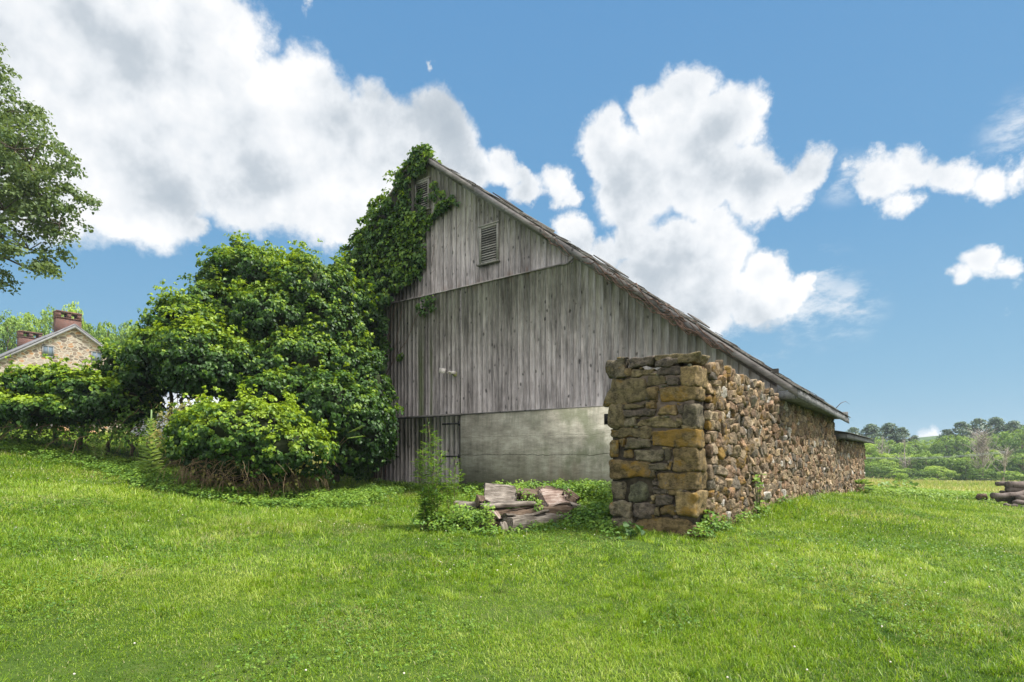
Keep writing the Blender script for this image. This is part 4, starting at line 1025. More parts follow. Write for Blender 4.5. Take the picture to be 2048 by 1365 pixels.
# ================================================================== TIMBER PILE
def plank_mat(name, dark, mid, light, sc_=1.0):
    m, t, b = new_mat(name, 0.92, 0.12); tcn = t.node('ShaderNodeTexCoord').outputs['Object']
    v = t.mapping(tcn, (1.2, 14, 14)); g = t.noise(v, 2.2*sc_, 6, 0.65); n = t.noise(tcn, 4.0, 5, 0.6)
    f = t.math('ADD', t.math('MULTIPLY', g, 0.65), t.math('MULTIPLY', n, 0.35))
    col = t.ramp(f, [(0.36, dark), (0.5, mid), (0.64, light)]); t.put(b.inputs['Base Color'], col); bump(t, b, g, 1.0, 0.03); return m
M['plank_grey'] = plank_mat('rotten_grey_wood', (0.045, 0.037, 0.03), (0.165, 0.14, 0.118), (0.34, 0.30, 0.26))
M['plank_pink'] = plank_mat('split_pink_wood', (0.09, 0.055, 0.045), (0.24, 0.175, 0.145), (0.41, 0.345, 0.31))
M['plank_dark'] = plank_mat('dark_rotten_wood', (0.035, 0.024, 0.018), (0.10, 0.07, 0.05), (0.21, 0.16, 0.12))
def timber(name, p0, p1, w, h, label, cat, mat, group=None, roll=0.0, rough=.02, taper=0.0, nx=16, ragged=.06, seed=0, bark=False):
    """a plank or beam from p0 to p1 with worn, uneven faces and ragged ends; local x runs along it"""
    p0, p1 = Vector(p0), Vector(p1); L = (p1-p0).length; r = np.random.default_rng(seed+77)
    ring = []; ny, nz = 6, 3 if h > .08 else 2
    for i in range(ny): ring.append((-1+2*i/(ny-1), -1))
    for i in range(1, nz): ring.append((1, -1+2*i/nz))
    for i in range(ny): ring.append((1-2*i/(ny-1), 1))
    for i in range(1, nz): ring.append((-1, 1-2*i/nz))
    ring = np.array(ring); m_ = len(ring); V = []
    ragr = r.normal(0, ragged, (2, m_))
    for i in range(nx+1):
        t_ = i/nx; x = t_*L; q = ring*[w/2*(1-taper*t_), h/2]
        X = np.full(m_, x)
        if i == 0: X = X+np.abs(ragr[0])
        if i == nx: X = X-np.abs(ragr[1])
        V.append(np.column_stack([X, q]))
    V = np.concatenate(V)
    V[:, 1:] += np.column_stack([noise3(V, 4, seed, 2), noise3(V, 5, seed+1, 3)])*rough*1.5
    V[:, 2] += .02*w*np.sin(V[:, 0]/L*3+seed)*3
    Fs = []
    for i in range(nx):
        k = np.arange(m_); Fs.append(np.stack([i*m_+k, i*m_+(k+1) % m_, (i+1)*m_+(k+1) % m_, (i+1)*m_+k], 1))
    V = np.vstack([V, V[:m_].mean(0), V[-m_:].mean(0)]); k = np.arange(m_)
    T = [np.stack([np.full(m_, len(V)-2), (k+1) % m_, k], 1), np.stack([np.full(m_, len(V)-1), nx*m_+k, nx*m_+(k+1) % m_], 1)]
    o = np_mesh(name, V, [np.concatenate(Fs)[:, ::-1], np.concatenate(T)[:, ::-1]], M[mat])
    d = (p1-p0).normalized(); y = Vector((0, 0, 1)).cross(d).normalized(); z = d.cross(y)
    mt = Matrix((d, y, z)).transposed().to_4x4() @ Matrix.Rotation(roll, 4, 'X'); mt.translation = p0; o.matrix_world = mt
    tag(o, label, cat, group); return o
def D3(x, y, Y): return at(840+.1953*x, 930+.1953*y, Y)
GP = 'rotting timbers in the pile by the wall'
timber('rotten_beam', D3(855,625,10.15), D3(1500,560,10.9), .34, .24, 'thick pale squared beam along the bottom front of the wood pile', 'beam', 'plank_grey', GP, 0, .025, 0, 24, .05, 1)
timber('rotten_beam', D3(520,640,10.5), D3(850,610,10.45), .3, .22, 'dark left bottom beam half hidden by leaves in the wood pile', 'beam', 'plank_dark', GP, .1, .03, 0, 18, .06, 2)
timber('rotten_plank', D3(800,530,10.25), D3(1290,485,10.7), .42, .035, 'splintered flat board lying on the front beam of the pile', 'plank', 'plank_grey', GP, -.28, .03, .1, 22, .10, 3)
timber('rotten_plank', D3(610,415,10.7), D3(1190,400,11.0), .22, .075, 'long straight thin board across the middle of the pile', 'plank', 'plank_grey', GP, .05, .012, 0, 20, .04, 4)
timber('rotten_plank', D3(640,310,11.15), D3(1000,330,11.3), .50, .05, 'broad grey slab tilted up at the top left of the pile', 'plank', 'plank_grey', GP, .85, .03, .15, 18, .12, 5)
timber('rotten_plank', D3(1240,390,10.9), D3(1510,380,11.2), .44, .10, 'chunky pinkish split slab tilted at the top right of the pile', 'plank', 'plank_pink', GP, .8, .045, .2, 14, .10, 6)
timber('rotten_plank', D3(1320,265,11.6), D3(1500,340,11.4), .10, .06, 'thin pale stick poking up behind the pinkish slab', 'plank', 'plank_pink', GP, .2, .02, .3, 10, .03, 16)
timber('rotten_plank', D3(1470,300,11.7), D3(1620,385,11.5), .28, .05, 'dark triangular board end at the far right of the pile', 'plank', 'plank_dark', GP, .9, .02, .3, 10, .05, 7)
timber('rotten_plank', D3(1500,395,11.2), D3(1790,440,11.6), .20, .07, 'pale board sticking out right of the pile into the weeds', 'plank', 'plank_grey', GP, .2, .02, .3, 12, .05, 8)
timber('rotten_beam', D3(1030,310,11.5), D3(1250,345,11.4), .24, .2, 'dark round edged timber between the two tilted slabs', 'beam', 'plank_dark', GP, .1, .03, 0, 12, .05, 9)
timber('rotten_beam', D3(340,430,11.2), D3(640,425,11.1), .22, .17, 'left end of weathered beam poking out under weeds', 'beam', 'plank_grey', GP, 0, .025, 0, 14, .05, 10)
timber('rotten_beam', D3(620,520,10.75), D3(1500,500,11.2), .7, .22, 'dark decayed beam buried in the heart of the pile', 'beam', 'plank_dark', GP, 0, .04, 0, 18, .08, 11)
timber('rotten_beam', D3(600,350,11.1), D3(640,420,10.9), .16, .16, 'short upright dark stub at the left end of the broad slab', 'beam', 'plank_dark', GP, 0, .03, 0, 8, .04, 12)
timber('rotten_plank', D3(850,580,10.0), D3(885,705,9.95), .17, .05, 'bluish upright splinter on the left end of front beam', 'plank', 'plank_grey', GP, 0, .015, .2, 8, .03, 13)
timber('rotten_plank', D3(760,480,10.3), D3(830,560,10.2), .12, .03, 'small slanting splinter above the dark left beam', 'plank', 'plank_pink', GP, 0, .015, .4, 8, .03, 14)
timber('rotten_beam', D3(900,300,11.7), D3(1500,300,12.0), .6, .22, 'decayed back timber at the rear of the pile', 'beam', 'plank_dark', GP, .2, .03, 0, 14, .06, 15)

# ================================================================== LOG PILE, right edge
def R6(x, y, Y=24.): return at(1640+.2051*x, 780+.2051*y, Y)
def log(x0, y0, x1, y1, r, label, Y0=24., Y1=24.6, seed=0):
    mb = MB(); random.seed(seed); a, b_ = R6(x0, y0, Y0), R6(x1, y1, Y1); pts = [a.lerp(b_, i/8)+Vector((0, random.gauss(0, .02), random.gauss(0, .02))) for i in range(9)]
    mb.tube([p-a for p in pts], [r*random.uniform(.9, 1.1) for _ in pts], 10, .12); o = mb.build('cut_log', M['log_bark'], smooth=False); o.location = a
    tag(o, label, 'log', 'cut logs stacked at the right edge')
log(1690,1040,2300,985,.13,'long bent log protruding furthest left in the log stack',23.6,24.2,1)
log(1735,915,2200,905,.10,'short grey log on top of the log stack, its left end overhanging',24.3,25,2)
log(1825,932,2350,918,.14,'thicker log just below the top log of the stack',23.9,24.4,3)
log(1830,975,2350,965,.12,'log in the middle of the stack beneath the two top ones',23.9,24.6,4)
log(1760,990,2100,985,.07,'thin log end tucked behind the middle of the stack',24.6,25,5)
log(1735,1060,2050,1075,.11,'low dark log under the long bent log',23.9,24.4,6)
log(1930,1060,2350,1050,.14,'thick log at the lower right of the stack by the frame edge',23.5,24.0,7)
log(1800,1130,1930,1140,.08,'short stub lying on the grass in front of the log stack',22.6,22.4,8)
log(1890,1100,2250,1110,.09,'pale log lying in front along the stack foot',22.8,22.8,9)
log(1960,1145,2200,1175,.08,'bottom log on the grass at the right frame edge',22.4,22.2,10)
log(1850,1085,2350,1080,.13,'bottom log at the ground behind the pale front log',24.2,24.4,11)
random.seed(31)
mb = MB(); c = R6(1578, 1034, 25.5)
mb.tube([Vector((-.2, 0, -.12)), Vector((-.07, 0, -.02)), Vector((.08, -.02, 0)), Vector((.2, 0, -.14))], [.1, .14, .13, .07], 9, .35)
o = mb.build('stump', M['plank_dark']); o.location = c; tag(o, 'dark rotten stump lying alone in weeds left of the log stack', 'stump')

# ================================================================== WEEDS AND PLANTS
def strip_leaves(C, dirs, L, W, tone, droop=.3):
    """narrow leaves: C base points, dirs outward directions"""
    n = len(C); d = dirs/np.linalg.norm(dirs, axis=1, keepdims=True); x = np.cross(d, np.tile([[0, 0, 1.0]], (n, 1))); x /= np.maximum(np.linalg.norm(x, axis=1, keepdims=True), 1e-6)
    V = np.zeros((n, 6, 3)); down = np.array([0, 0, -1.0])
    def pt(t_): return C+d*(L*t_)[:, None]+down*(L*droop*t_*t_)[:, None]
    one = np.ones(n)
    m1, m2 = pt(.4*one), pt(.75*one)
    V[:, 0] = C; V[:, 1] = m1+x*W[:, None]; V[:, 2] = m2+x*W[:, None]*.7; V[:, 3] = pt(one); V[:, 4] = m2-x*W[:, None]*.7; V[:, 5] = m1-x*W[:, None]
    b_ = np.arange(n)*6; return V.reshape(-1, 3), [np.concatenate([np.stack([b_, b_+1, b_+2, b_+3], 1), np.stack([b_, b_+3, b_+4, b_+5], 1)])], np.repeat(tone, 6)
def bushy_weed(name, base, stems, label, cat, leafL=.10, leafW=.012, mat='weed', per=130, tone=.6, group=None):
    """upright weed: a list of stems (top point, lean), narrow leaves along each and its side shoots"""
    root = empty(name, base, label, cat, group); mb = MB(); C, Dd = [], []
    for top in stems:
        b_ = Vector(base)+Vector((random.gauss(0, .06), random.gauss(0, .06), 0)); top = Vector(top); H = (top-b_).length
        pts = [b_.lerp(top, i/8)+Vector((random.gauss(0, .008), random.gauss(0, .008), 0)) for i in range(9)]; mb.tube(pts, [.007*(1-.8*i/8) for i in range(9)], 4)
        for k in range(per):
            t_ = random.uniform(.12, 1)**.8; p = b_.lerp(top, t_); a = random.uniform(0, 6.28); reach = H*.16*(1-t_*.75)*random.random()
            q = p+Vector((math.cos(a)*reach, math.sin(a)*reach, reach*.8)); C.append(q[:]); Dd.append((math.cos(a+random.gauss(0, .5)), math.sin(a+random.gauss(0, .5)), random.uniform(.1, 1.1)))
    under(root, mb.build('stem', M['weed'] if False else M['stem'])); C, Dd = np.array(C), np.array(Dd); n = len(C)
    V, Fc, T = strip_leaves(C, Dd, leafL*rng.uniform(.5, 1.2, n), leafW*rng.uniform(.6, 1.2, n), tone+rng.normal(0, .15, n))
    under(root, np_mesh('leaves', V, Fc, M[mat], attrs={'tone': T})); return root
wb = gp(868, 10.6)
bushy_weed('tall_weed', wb, [at(857,850,10.6), at(872,872,10.7), at(845,900,10.4), at(885,905,10.6), at(835,925,10.5), at(868,930,10.4), at(855,890,10.6)], 'tallest slender feathery weed in front of the plank door', 'weed', .13, .011, per=150, tone=.62)
bushy_weed('tall_weed', gp(905, 10.7), [at(912,920,10.7), at(905,945,10.8), at(920,950,10.7), at(893,960,10.6)], 'shorter feathery weed right beside the tallest weed', 'weed', .11, .010, per=110, tone=.6)
bushy_weed('tall_weed', gp(850, 10.3), [at(842,985,10.3), at(858,975,10.3), at(872,985,10.3), at(885,990,10.4), at(850,1000,10.2)], 'dense dark bushy weed at the foot of the tallest weed', 'weed', .10, .012, per=190, tone=.32)
# mullein
mu = empty('mullein', gp(300, 14.6), 'tall spiked mullein plant standing left of the mound bush', 'plant')
mb = MB(); mt_ = at(303, 820, 14.6); mbz = gp(300, 14.6); mb.tube([mbz, mbz.lerp(mt_, .5)+Vector((.02, 0, 0)), mbz.lerp(mt_, .8), mt_], [.03, .025, .022, .018], 7); under(mu, mb.build('flower_spike', M['mullein']))
C, Dd, LL = [], [], []
for k in range(110):
    t_ = (k/110)**.9*.86; p = mbz.lerp(mt_, t_); a = k*2.4; C.append(p[:]); Dd.append((math.cos(a), math.sin(a), .35+.9*t_)); LL.append(.42*(1-t_)**.7+.05)
LL = np.array(LL); V, Fc, T = strip_leaves(np.array(C), np.array(Dd), LL, LL*.17, .5+rng.normal(0, .15, len(LL)), .35); under(mu, np_mesh('leaves', V, Fc, M['mullein'], attrs={'tone': T}))
bushy_weed('young_weed', gp(195, 15.8), [at(190,875,15.8), at(200,880,15.8), at(182,885,15.7), at(208,888,15.8)], 'small greyish feathery weed at the edge of left bush', 'weed', .10, .012, 'mullein', 90, .4)
# sumac-like sprig and ailanthus shoots in front of the thicket
def frond_plant(name, base, tips, label, cat, L=.11, mat='weed', tone=.5):
    root = empty(name, base, label, cat); mb = MB(); C, Dd = [], []
    for tp in tips:
        tp = Vector(tp); b_ = Vector(base); mid = b_.lerp(tp, .55)+Vector((0, 0, .15)); pts = [b_, b_.lerp(mid, .5), mid, tp]; mb.tube(pts, [.012, .01, .007, .003], 5)
        for i in range(13):
            t_ = i/12; p = mid.lerp(tp, t_); d = (tp-mid).normalized(); sd_ = d.cross(Vector((0, 0, 1))).normalized()
            for sg in (-1, 1): C.append(p[:]); Dd.append((sd_*sg+d*.35)[:])
    under(root, mb.build('stalks', M['stem'])); n = len(C); V, Fc, T = strip_leaves(np.array(C), np.array(Dd), np.full(n, L), np.full(n, L*.18), tone+rng.normal(0, .1, n)); under(root, np_mesh('fronds', V, Fc, M[mat], attrs={'tone': T})); return root
frond_plant('fern', gp(1715, 26.5), [at(1690+random.uniform(-18, 60), random.uniform(955, 985), 26+random.uniform(-.8, .5)) for _ in range(26)], 'ferny green plant at the foot of the shed corner', 'plant', .17, tone=.65)
frond_plant('compound_leaf_shoot', at(665, 905, 16.2), [at(650+random.uniform(-10, 80), random.uniform(830, 880), 15.7+random.uniform(-.4, .2)) for _ in range(6)], 'arching feather leaved shoot hanging over the dark thicket', 'plant', .085, tone=.5)
def broad_plant(name, base, n, r, h, leaf, label, cat, mat='weed', tone=.5, z0=0):
    root = empty(name, base, label, cat); C = np.array([[base[0]+random.gauss(0, r*.5), base[1]+random.gauss(0, r*.5), base[2]+z0+random.uniform(.05, h)] for _ in range(n)])
    N = np.column_stack([rng.normal(0, .5, n), rng.normal(-.4, .4, n), np.full(n, 1.0)]); V, Fc, T = leaf_mesh(C, N, leaf*rng.uniform(.6, 1.2, n), tone+rng.normal(0, .12, n), .2)
    under(root, np_mesh('leaves', V, Fc, M[mat], attrs={'tone': T})); mb = MB()
    for c_ in C: mb.tube([Vector(base), Vector(base).lerp(Vector(c_), .6)+Vector((0, 0, .03)), Vector(c_)], [.004, .003, .002], 3)
    under(root, mb.build('stems', M['weed'])); return root
for v_ in (): pass
broad_plant('burdock', gp(1268, 9.05), 14, .20, .24, .13, 'big round leaved weed at the foot of stone pier', 'plant', tone=.2)
broad_plant('ivy_sprig', gp(1415, 9.3), 22, .10, .40, .10, 'small leafy sprig at the lower right corner of the pier', 'plant', tone=.7)
broad_plant('ivy_sprig', P(-.14, -2.6, float(gz(*P(-.14, -2.6, 0)[:2]))), 30, .12, .9, .11, 'upright green sprig climbing the rubble wall middle', 'plant', tone=.75)
broad_plant('corner_weed', gp(1790, 30), 90, 1.0, .8, .22, 'clump of broad leaves beyond the shed corner', 'plant', tone=.6)
# low leafy ground cover along the thicket, round the pile and at the pier
def cover():
    C = []
    def region(n, fx, h, mask=None):
        for _ in range(n):
            x, Y = fx(); p = gp(x, Y)
            C.append((p.x, p.y, p.z+random.uniform(.02, h)))
    def strip(pts, wid, n, h):      # pts: (px, Y)
        for _ in range(n):
            k = random.random()*(len(pts)-1); i = int(k); a = pts[i]; b_ = pts[i+1]; t_ = k-i
            p = gp(a[0]+(b_[0]-a[0])*t_, a[1]+(b_[1]-a[1])*t_); q = (p.x+random.gauss(0, wid), p.y+random.gauss(0, wid))
            if not in_barn(np.array([q[0]]), np.array([q[1]]), .05)[0]: C.append((q[0], q[1], float(gz(*q))+random.uniform(.02, h)))
    strip([(-60,16.5),(100,16.3),(250,15.6),(330,14.4),(420,13.4),(520,13.2),(620,13.5),(690,15),(760,18)], .45, 2600, .16)
    strip([(300,15),(420,14),(560,14),(660,14.5)], .5, 900, .3)
    strip([(860,10.3),(930,10),(1010,9.9),(1100,10.1),(1200,9.9),(1250,9.2)], .16, 90, .05)
    strip([(1165,10.9),(1205,10.7),(1212,11.6),(1180,11.8)], .25, 380, .16)
    strip([(960,12.6),(1050,12.8),(1150,12.6),(1205,12.4)], .3, 800, .5)
    strip([(870,10.5),(920,10.6),(940,10.8)], .22, 420, .25)
    strip([(780,20),(900,19),(1000,18),(1200,16)], .3, 350, .2)
    strip([(1395,8.85),(1450,9.9),(1560,13.2),(1680,19.5)], .08, 160, .18)
    strip([(1730,27),(1800,30),(1850,31),(1910,30),(1960,27)], 1.2, 900, .25)
    strip([(1820,33),(1900,34),(2000,33),(2060,30)], 1.5, 350, .15)
    cen = np.array(C); far_ = cen[:, 1] > 24
    a = clump_leaves(cen[~far_], np.tile([[0, -.2, 1]], ((~far_).sum(), 1)), 15, .13, .052, .6, .36, .25, droop=.3)
    b_ = clump_leaves(cen[far_], np.tile([[0, -.2, 1]], (far_.sum(), 1)), 16, .22, .09, .6, .55, .25, droop=.3)
    V, Fc, T = merge_leaf([a, b_]); o = np_mesh('ground_cover', V, Fc, M['weed'], attrs={'tone': T}); tag(o, 'low leafy weeds along the thicket, wood pile and wall', 'weeds', kind='stuff')
    # creeping vine draped on the pile
    C2 = [D3(random.uniform(330, 760), random.uniform(430, 640), 10.05+random.random()*.5)[:] for _ in range(85)]+[D3(random.uniform(700, 1300), random.gauss(235, 25), 11.9+random.random()*.3)[:] for _ in range(70)]
    C2 += [D3(random.gauss(1215, 20), random.uniform(390, 470), 10.7)[:] for _ in range(7)]+[D3(random.gauss(1120, 60), random.gauss(330, 25), 11.2)[:] for _ in range(14)]
    C2 = np.array(C2); V, Fc, T = clump_leaves(C2, np.tile([[0, -.6, .8]], (len(C2), 1)), 9, .10, .045, .5, .55, .25); o = np_mesh('creeping_vine', V, Fc, M['weed'], attrs={'tone': T}); tag(o, 'bright creeping vine draped over the rotting wood pile', 'vine')
cover()
def lawn_weeds():
    n = 75000; x, y = scatter(n, 2.5, 16); P3 = np.stack([x, y, np.zeros(n)], 1); k = (noise3(P3, 1.6, 41, 3)+.35*noise3(P3, .5, 42, 1) > .38) & ~in_barn(x, y, .1); x, y = x[k], y[k]; n = len(x)
    x = np.repeat(x, 3)+rng.normal(0, .008, 3*n); y = np.repeat(y, 3)+rng.normal(0, .008, 3*n); n *= 3
    C = np.column_stack([x, y, gz(x, y)+rng.uniform(.02, .065, n)]); N = np.column_stack([rng.normal(0, .35, n), rng.normal(0, .35, n), np.ones(n)])
    V, Fc, T = leaf_mesh(C, N, rng.uniform(.012, .026, n)*(1+.04*y), .55+rng.normal(0, .15, n), 0, True)
    tag(np_mesh('clover_leaves', V, Fc, M['weed'], attrs={'tone': T}), 'patches of clover leaves among the lawn grass', 'clover', kind='stuff')
lawn_weeds()
# ================================================================== MAPLE at the left edge
def maple():
    base = Vector((-27, 25, float(gz(-27, 25)))); root = empty('maple_tree', base, 'large airy tree reaching in from the left edge against the cloud', 'tree')
    mb = MB(); top = at(-230, 60, 25); tr = [base.lerp(top, i/9)+Vector((random.gauss(0, .15), 0, 0)) for i in range(10)]; mb.tube(tr, [.55*(1-.8*i/9) for i in range(10)], 10, .08)
    blobs = [bl(-12,230,25,75,80,2), bl(58,330,24.5,85,75,2), bl(8,420,24,90,70,2), bl(98,400,25,62,70,1.8), bl(58,500,24.5,70,50,1.8), bl(-52,330,25,90,120,2.5), bl(-92,160,25,100,90,2.5), bl(-32,560,24,42,20,1.2), bl(118,450,24.6,38,45,1.0), bl(-72,500,24,60,60,2), bl(68,545,24.4,45,20,.9), bl(-182,300,25.5,140,200,3), bl(28,300,24.5,70,60,1.6)]
    cen, lim = [], []
    for c, r in blobs:
        c, r = np.array(c), np.array(r); b0 = Vector(c); st = tr[min(9, max(3, int(3+6*(b0.z-base.z)/(top.z-base.z)))-1)]
        path = [st.lerp(b0, t_/6)+Vector((0, 0, math.sin(t_/6*3.1)*.7)) for t_ in range(7)]; mb.tube(path, [.13*(1-.8*i/6) for i in range(7)], 6)
        n = int(r[0]*r[2]*r[1]*4.8)+5; d = sphere_dirs(n); rad = rng.uniform(.3, 1.03, n)**.55; p = c+d*r*rad[:, None]
        cen.append(p)
        for q in p[::3]: q = Vector(q); m_ = b0.lerp(q, .5)+Vector((0, 0, .15)); mb.tube([b0, m_, q], [.035, .018, .006], 4)
    cen = np.concatenate(cen); nor = np.tile([[.25, -.35, .8]], (len(cen), 1))
    V, Fc, T = clump_leaves(cen, nor, 80, .60, .14, .3, .55, .3, flat=.85, spread=.8)
    under(root, np_mesh('crown', V, Fc, M['maple'], attrs={'tone': T}), mb.build('trunk', M['bark'], smooth=True))
maple()
# ================================================================== STONE HOUSE
def house():
    pk = Vector((-37.7, 50, 0)); g = Vector((.6, .8, 0)); d = Vector((-.8, .6, 0)); root = empty('stone_house', (-40, 52, 4), 'fieldstone gable house with two brick chimneys behind the left bush', 'house')
    W, zp, sl, Lh = 5.4, 12.8, .71, 12.8; zb = 2.5; h = lambda k: zp-sl*abs(k)
    mb = MB(); q = [pk-g*W, pk+g*W, pk+g*W+d*Lh, pk-g*W+d*Lh]; up = lambda p, z: (p.x, p.y, z)
    V = [up(q[0], zb), up(q[1], zb), up(q[1], h(W)), up(pk, zp), up(q[0], h(W)), up(q[3], zb), up(q[2], zb), up(q[2], h(W)), up(pk+d*Lh, zp), up(q[3], h(W))]
    mb.add(V, [[(0, 5, 9, 4), (1, 2, 7, 6)], [(4, 0, 1), (4, 1, 2), (4, 2, 3), (9, 8, 7), (9, 7, 6), (9, 6, 5)]]); under(root, mb.build('wall', M['housewall']))
    mb = MB(); tr = MB()
    for sg in (-1, 1):
        sv = (g*sg*(W+.35)+Vector((0, 0, -sl*(W+.35)))); o_ = pk-d*.25+Vector((0, 0, zp+.02)); mb.box(o_, sv, d*(Lh+.5), Vector((0, 0, .16)))
        tr.box(pk-d*.30+Vector((0, 0, zp-.20)), sv, d*.05, Vector((0, 0, .21)))
    rf = mb.build('roof', M['roofslate']); under(root, rf, tr.build('rake_trim', M['housetrim']))
    for kc in (.5, Lh-1.4):
        mb = MB(); c = pk+d*kc-g*1.05; w = 1.75; dp = .95; z0, z1 = zp-1.2, 14.05 if kc < 1 else 13.75
        V0 = Vector((c.x, c.y, z0)); mb.box(V0, g*w, d*dp, Vector((0, 0, z1-.62-z0))); mb.box(V0+Vector((0, 0, z1-.62-z0))-g*.05-d*.05, g*(w+.1), d*(dp+.1), Vector((0, 0, .07)))
        zz = V0+Vector((0, 0, z1-.55-z0))
        for f_ in (0, .42, .84): mb.box(zz+g*w*f_, g*w*.16, d*dp, Vector((0, 0, .42)))
        mb.box(zz+Vector((0, 0, .42))-g*.04-d*.04, g*(w+.08), d*(dp+.08), Vector((0, 0, .13)))
        ch = mb.build('chimney', M['brick']); under(root, ch); ch['label'] = 'brick chimney over the front gable' if kc < 1 else 'brick chimney at the far end of the ridge'
    for kc in (-1.8, 1.66):
        mb = MB(); z0, z1 = 9.85, 10.9; o_ = pk+g*(kc-.42); o_.z = z0
        for (a, b_, c_, e) in ((0, .84, 0, .1), (0, .84, .9, 1.0), (0, .1, .1, .9), (.74, .84, .1, .9), (.39, .45, .1, .9)): mb.box(o_+g*a+Vector((0, 0, c_))-d*.04, g*(b_-a), d*.03, Vector((0, 0, e-c_)))
        wf = mb.build('window', M['housetrim']); under(root, wf); mb = MB(); mb.box(o_+g*.08+Vector((0, 0, .08))-d*.014, g*.68, d*.01, Vector((0, 0, .84))); pn = mb.build('pane', M['glass']); pn.parent = wf; pn.matrix_parent_inverse = wf.matrix_parent_inverse if False else Matrix.Identity(4)
        # the frame part already sits in world coordinates through its parent inverse
house()
# pale outbuilding glimpsed through the thicket, low wall at far left
ob = empty('outbuilding', (-17, 30, 2.5), 'grey sheet clad outbuilding glimpsed through a gap in the thicket', 'building')
mb = MB(); mb.box((-19.4, 29.5, 1.5), (4.6, 0, 0), (0, 4, 0), (0, 0, 2.3)); under(ob, mb.build('wall', M['greymetal']))
mb = MB(); mb.box((-19.7, 29.2, 3.81), (5.2, 0, 0), (0, 2.3, 1.1), (0, 0, .08)); mb.box((-19.7, 33.8, 3.81), (5.2, 0, 0), (0, -2.3, 1.1), (0, 0, .08)); under(ob, mb.build('roof', M['greymetal']))
lw = empty('low_stone_wall', (-24, 28, 3), 'low pale dry stone wall at the far left under the bush', 'wall')
mb = MB()
for q in range(150):
    x = random.uniform(-29, -20); k = random.uniform(.1, .26); z = float(gz(x, 28))+random.uniform(.0, .7)
    v = ICO_V[::1]*[k*1.5, k, k*.8]; mb.add(v*(1+.1*noise3(ICO_V, 3, q)[:, None])+[x, 28+random.uniform(-.2, .2), z], [ICO_F], scol=np.array(random.choice([(.45,.42,.38),(.36,.33,.3),(.5,.3,.16)])) if False else np.tile(random.choice([(.45,.42,.38),(.36,.33,.3),(.5,.3,.16)]), (len(v), 1)), lichen=np.zeros(len(v)))
under(lw, mb.build('stones', M['stone'], smooth=True))

# ================================================================== FAR TREES
def proto_crown(kind, seed):
    r = np.random.default_rng(seed)
    if kind == 'pine':
        C, N = [], []
        for i in range(170):
            z = r.uniform(.05, 1.0); rr = .40*(1.03-z)**.7*r.uniform(.3, 1.1); a = r.uniform(0, 6.28); C.append((rr*math.cos(a), rr*math.sin(a), z)); N.append((math.cos(a)*.5, math.sin(a)*.5, 1))
        V, Fc, T = clump_leaves(np.array(C), np.array(N), 40, .075, .030, .6, .45, .3, droop=.1, simple=True, flat=.6, spread=.5)
    else:
        B = [((0, 0, .62), (.32, .32, .34))]+[((r.normal(0, .17), r.normal(0, .17), r.uniform(.35, .85)), (r.uniform(.14, .24),)*2+(r.uniform(.12, .2),)) for _ in range(9)]
        cen, nor = clump_centres(B, .095, .08, jitter=.10)
        V, Fc, T = clump_leaves(cen, nor, 30, .062, .030, .5, .42, .42, simple=True, spread=.5)
    return V, Fc, T
PROTO = {}
for kind, mat, seeds in (('broad', 'farleaf', (1, 2, 3)), ('light', 'farlight', (4, 5)), ('pine', 'farpine', (6, 7))):
    for sd_ in seeds:
        V, Fc, T = proto_crown(kind, sd_); PROTO[(kind, sd_)] = (V, Fc, T, mat)
_made = {}
random.seed(5)
def far_tree(px, top, Y, wpx, kind, label, cat='tree', group='trees of the wooded rise behind the meadow', base=None):
    seeds = {'broad': (1, 2, 3), 'light': (4, 5), 'pine': (6, 7)}[kind]; sd_ = random.choice(seeds); top += random.uniform(-9, 4) if kind != 'pine' else 0; key = (kind, sd_); p = gp(px, Y); p.z = float(ground(p.x, p.y)[0])-.3
    if base is not None: p.z = EYE-(base-HY)/F*Y
    H = EYE-(top-HY)/F*Y-p.z; H /= 1.0 if kind == 'pine' else 1.0; Wd = wpx/F*Y/ (.55 if kind == 'pine' else .9); rz = random.uniform(0, 6.28)
    nm = {'broad': 'leafy_tree', 'light': 'leafy_tree', 'pine': 'pine_tree'}[kind]
    if cat == 'shrub': nm = 'shrub'
    if key not in _made:
        V, Fc, T, mat = PROTO[key]; root = empty(nm, (0, 0, 0), label, cat, group)
        c_ = np_mesh('crown', V, Fc, M[mat], attrs={'tone': T}); c_.parent = root
        mb = MB(); mb.tube([(0, 0, 0), (.01, 0, .3), (0, .01, .6), (0, 0, .92)], [.022, .017, .011, .004], 6)
        for k in range(9):
            a = k*2.1; z = .25+.06*k; mb.tube([(0, 0, z), (.1*math.cos(a), .1*math.sin(a), z+.07), (.22*math.cos(a), .22*math.sin(a), z+.12)], [.009, .006, .002], 4)
        t_ = mb.build('trunk', M['bark']); t_.parent = root; _made[key] = root
        root.location = p; root.scale = (Wd, Wd, H); root.rotation_euler = (0, 0, rz); return root
    r_ = copy_thing(_made[key], p, rz, (Wd, Wd, H), label, group); r_.name = nm; r_['category'] = cat; return r_
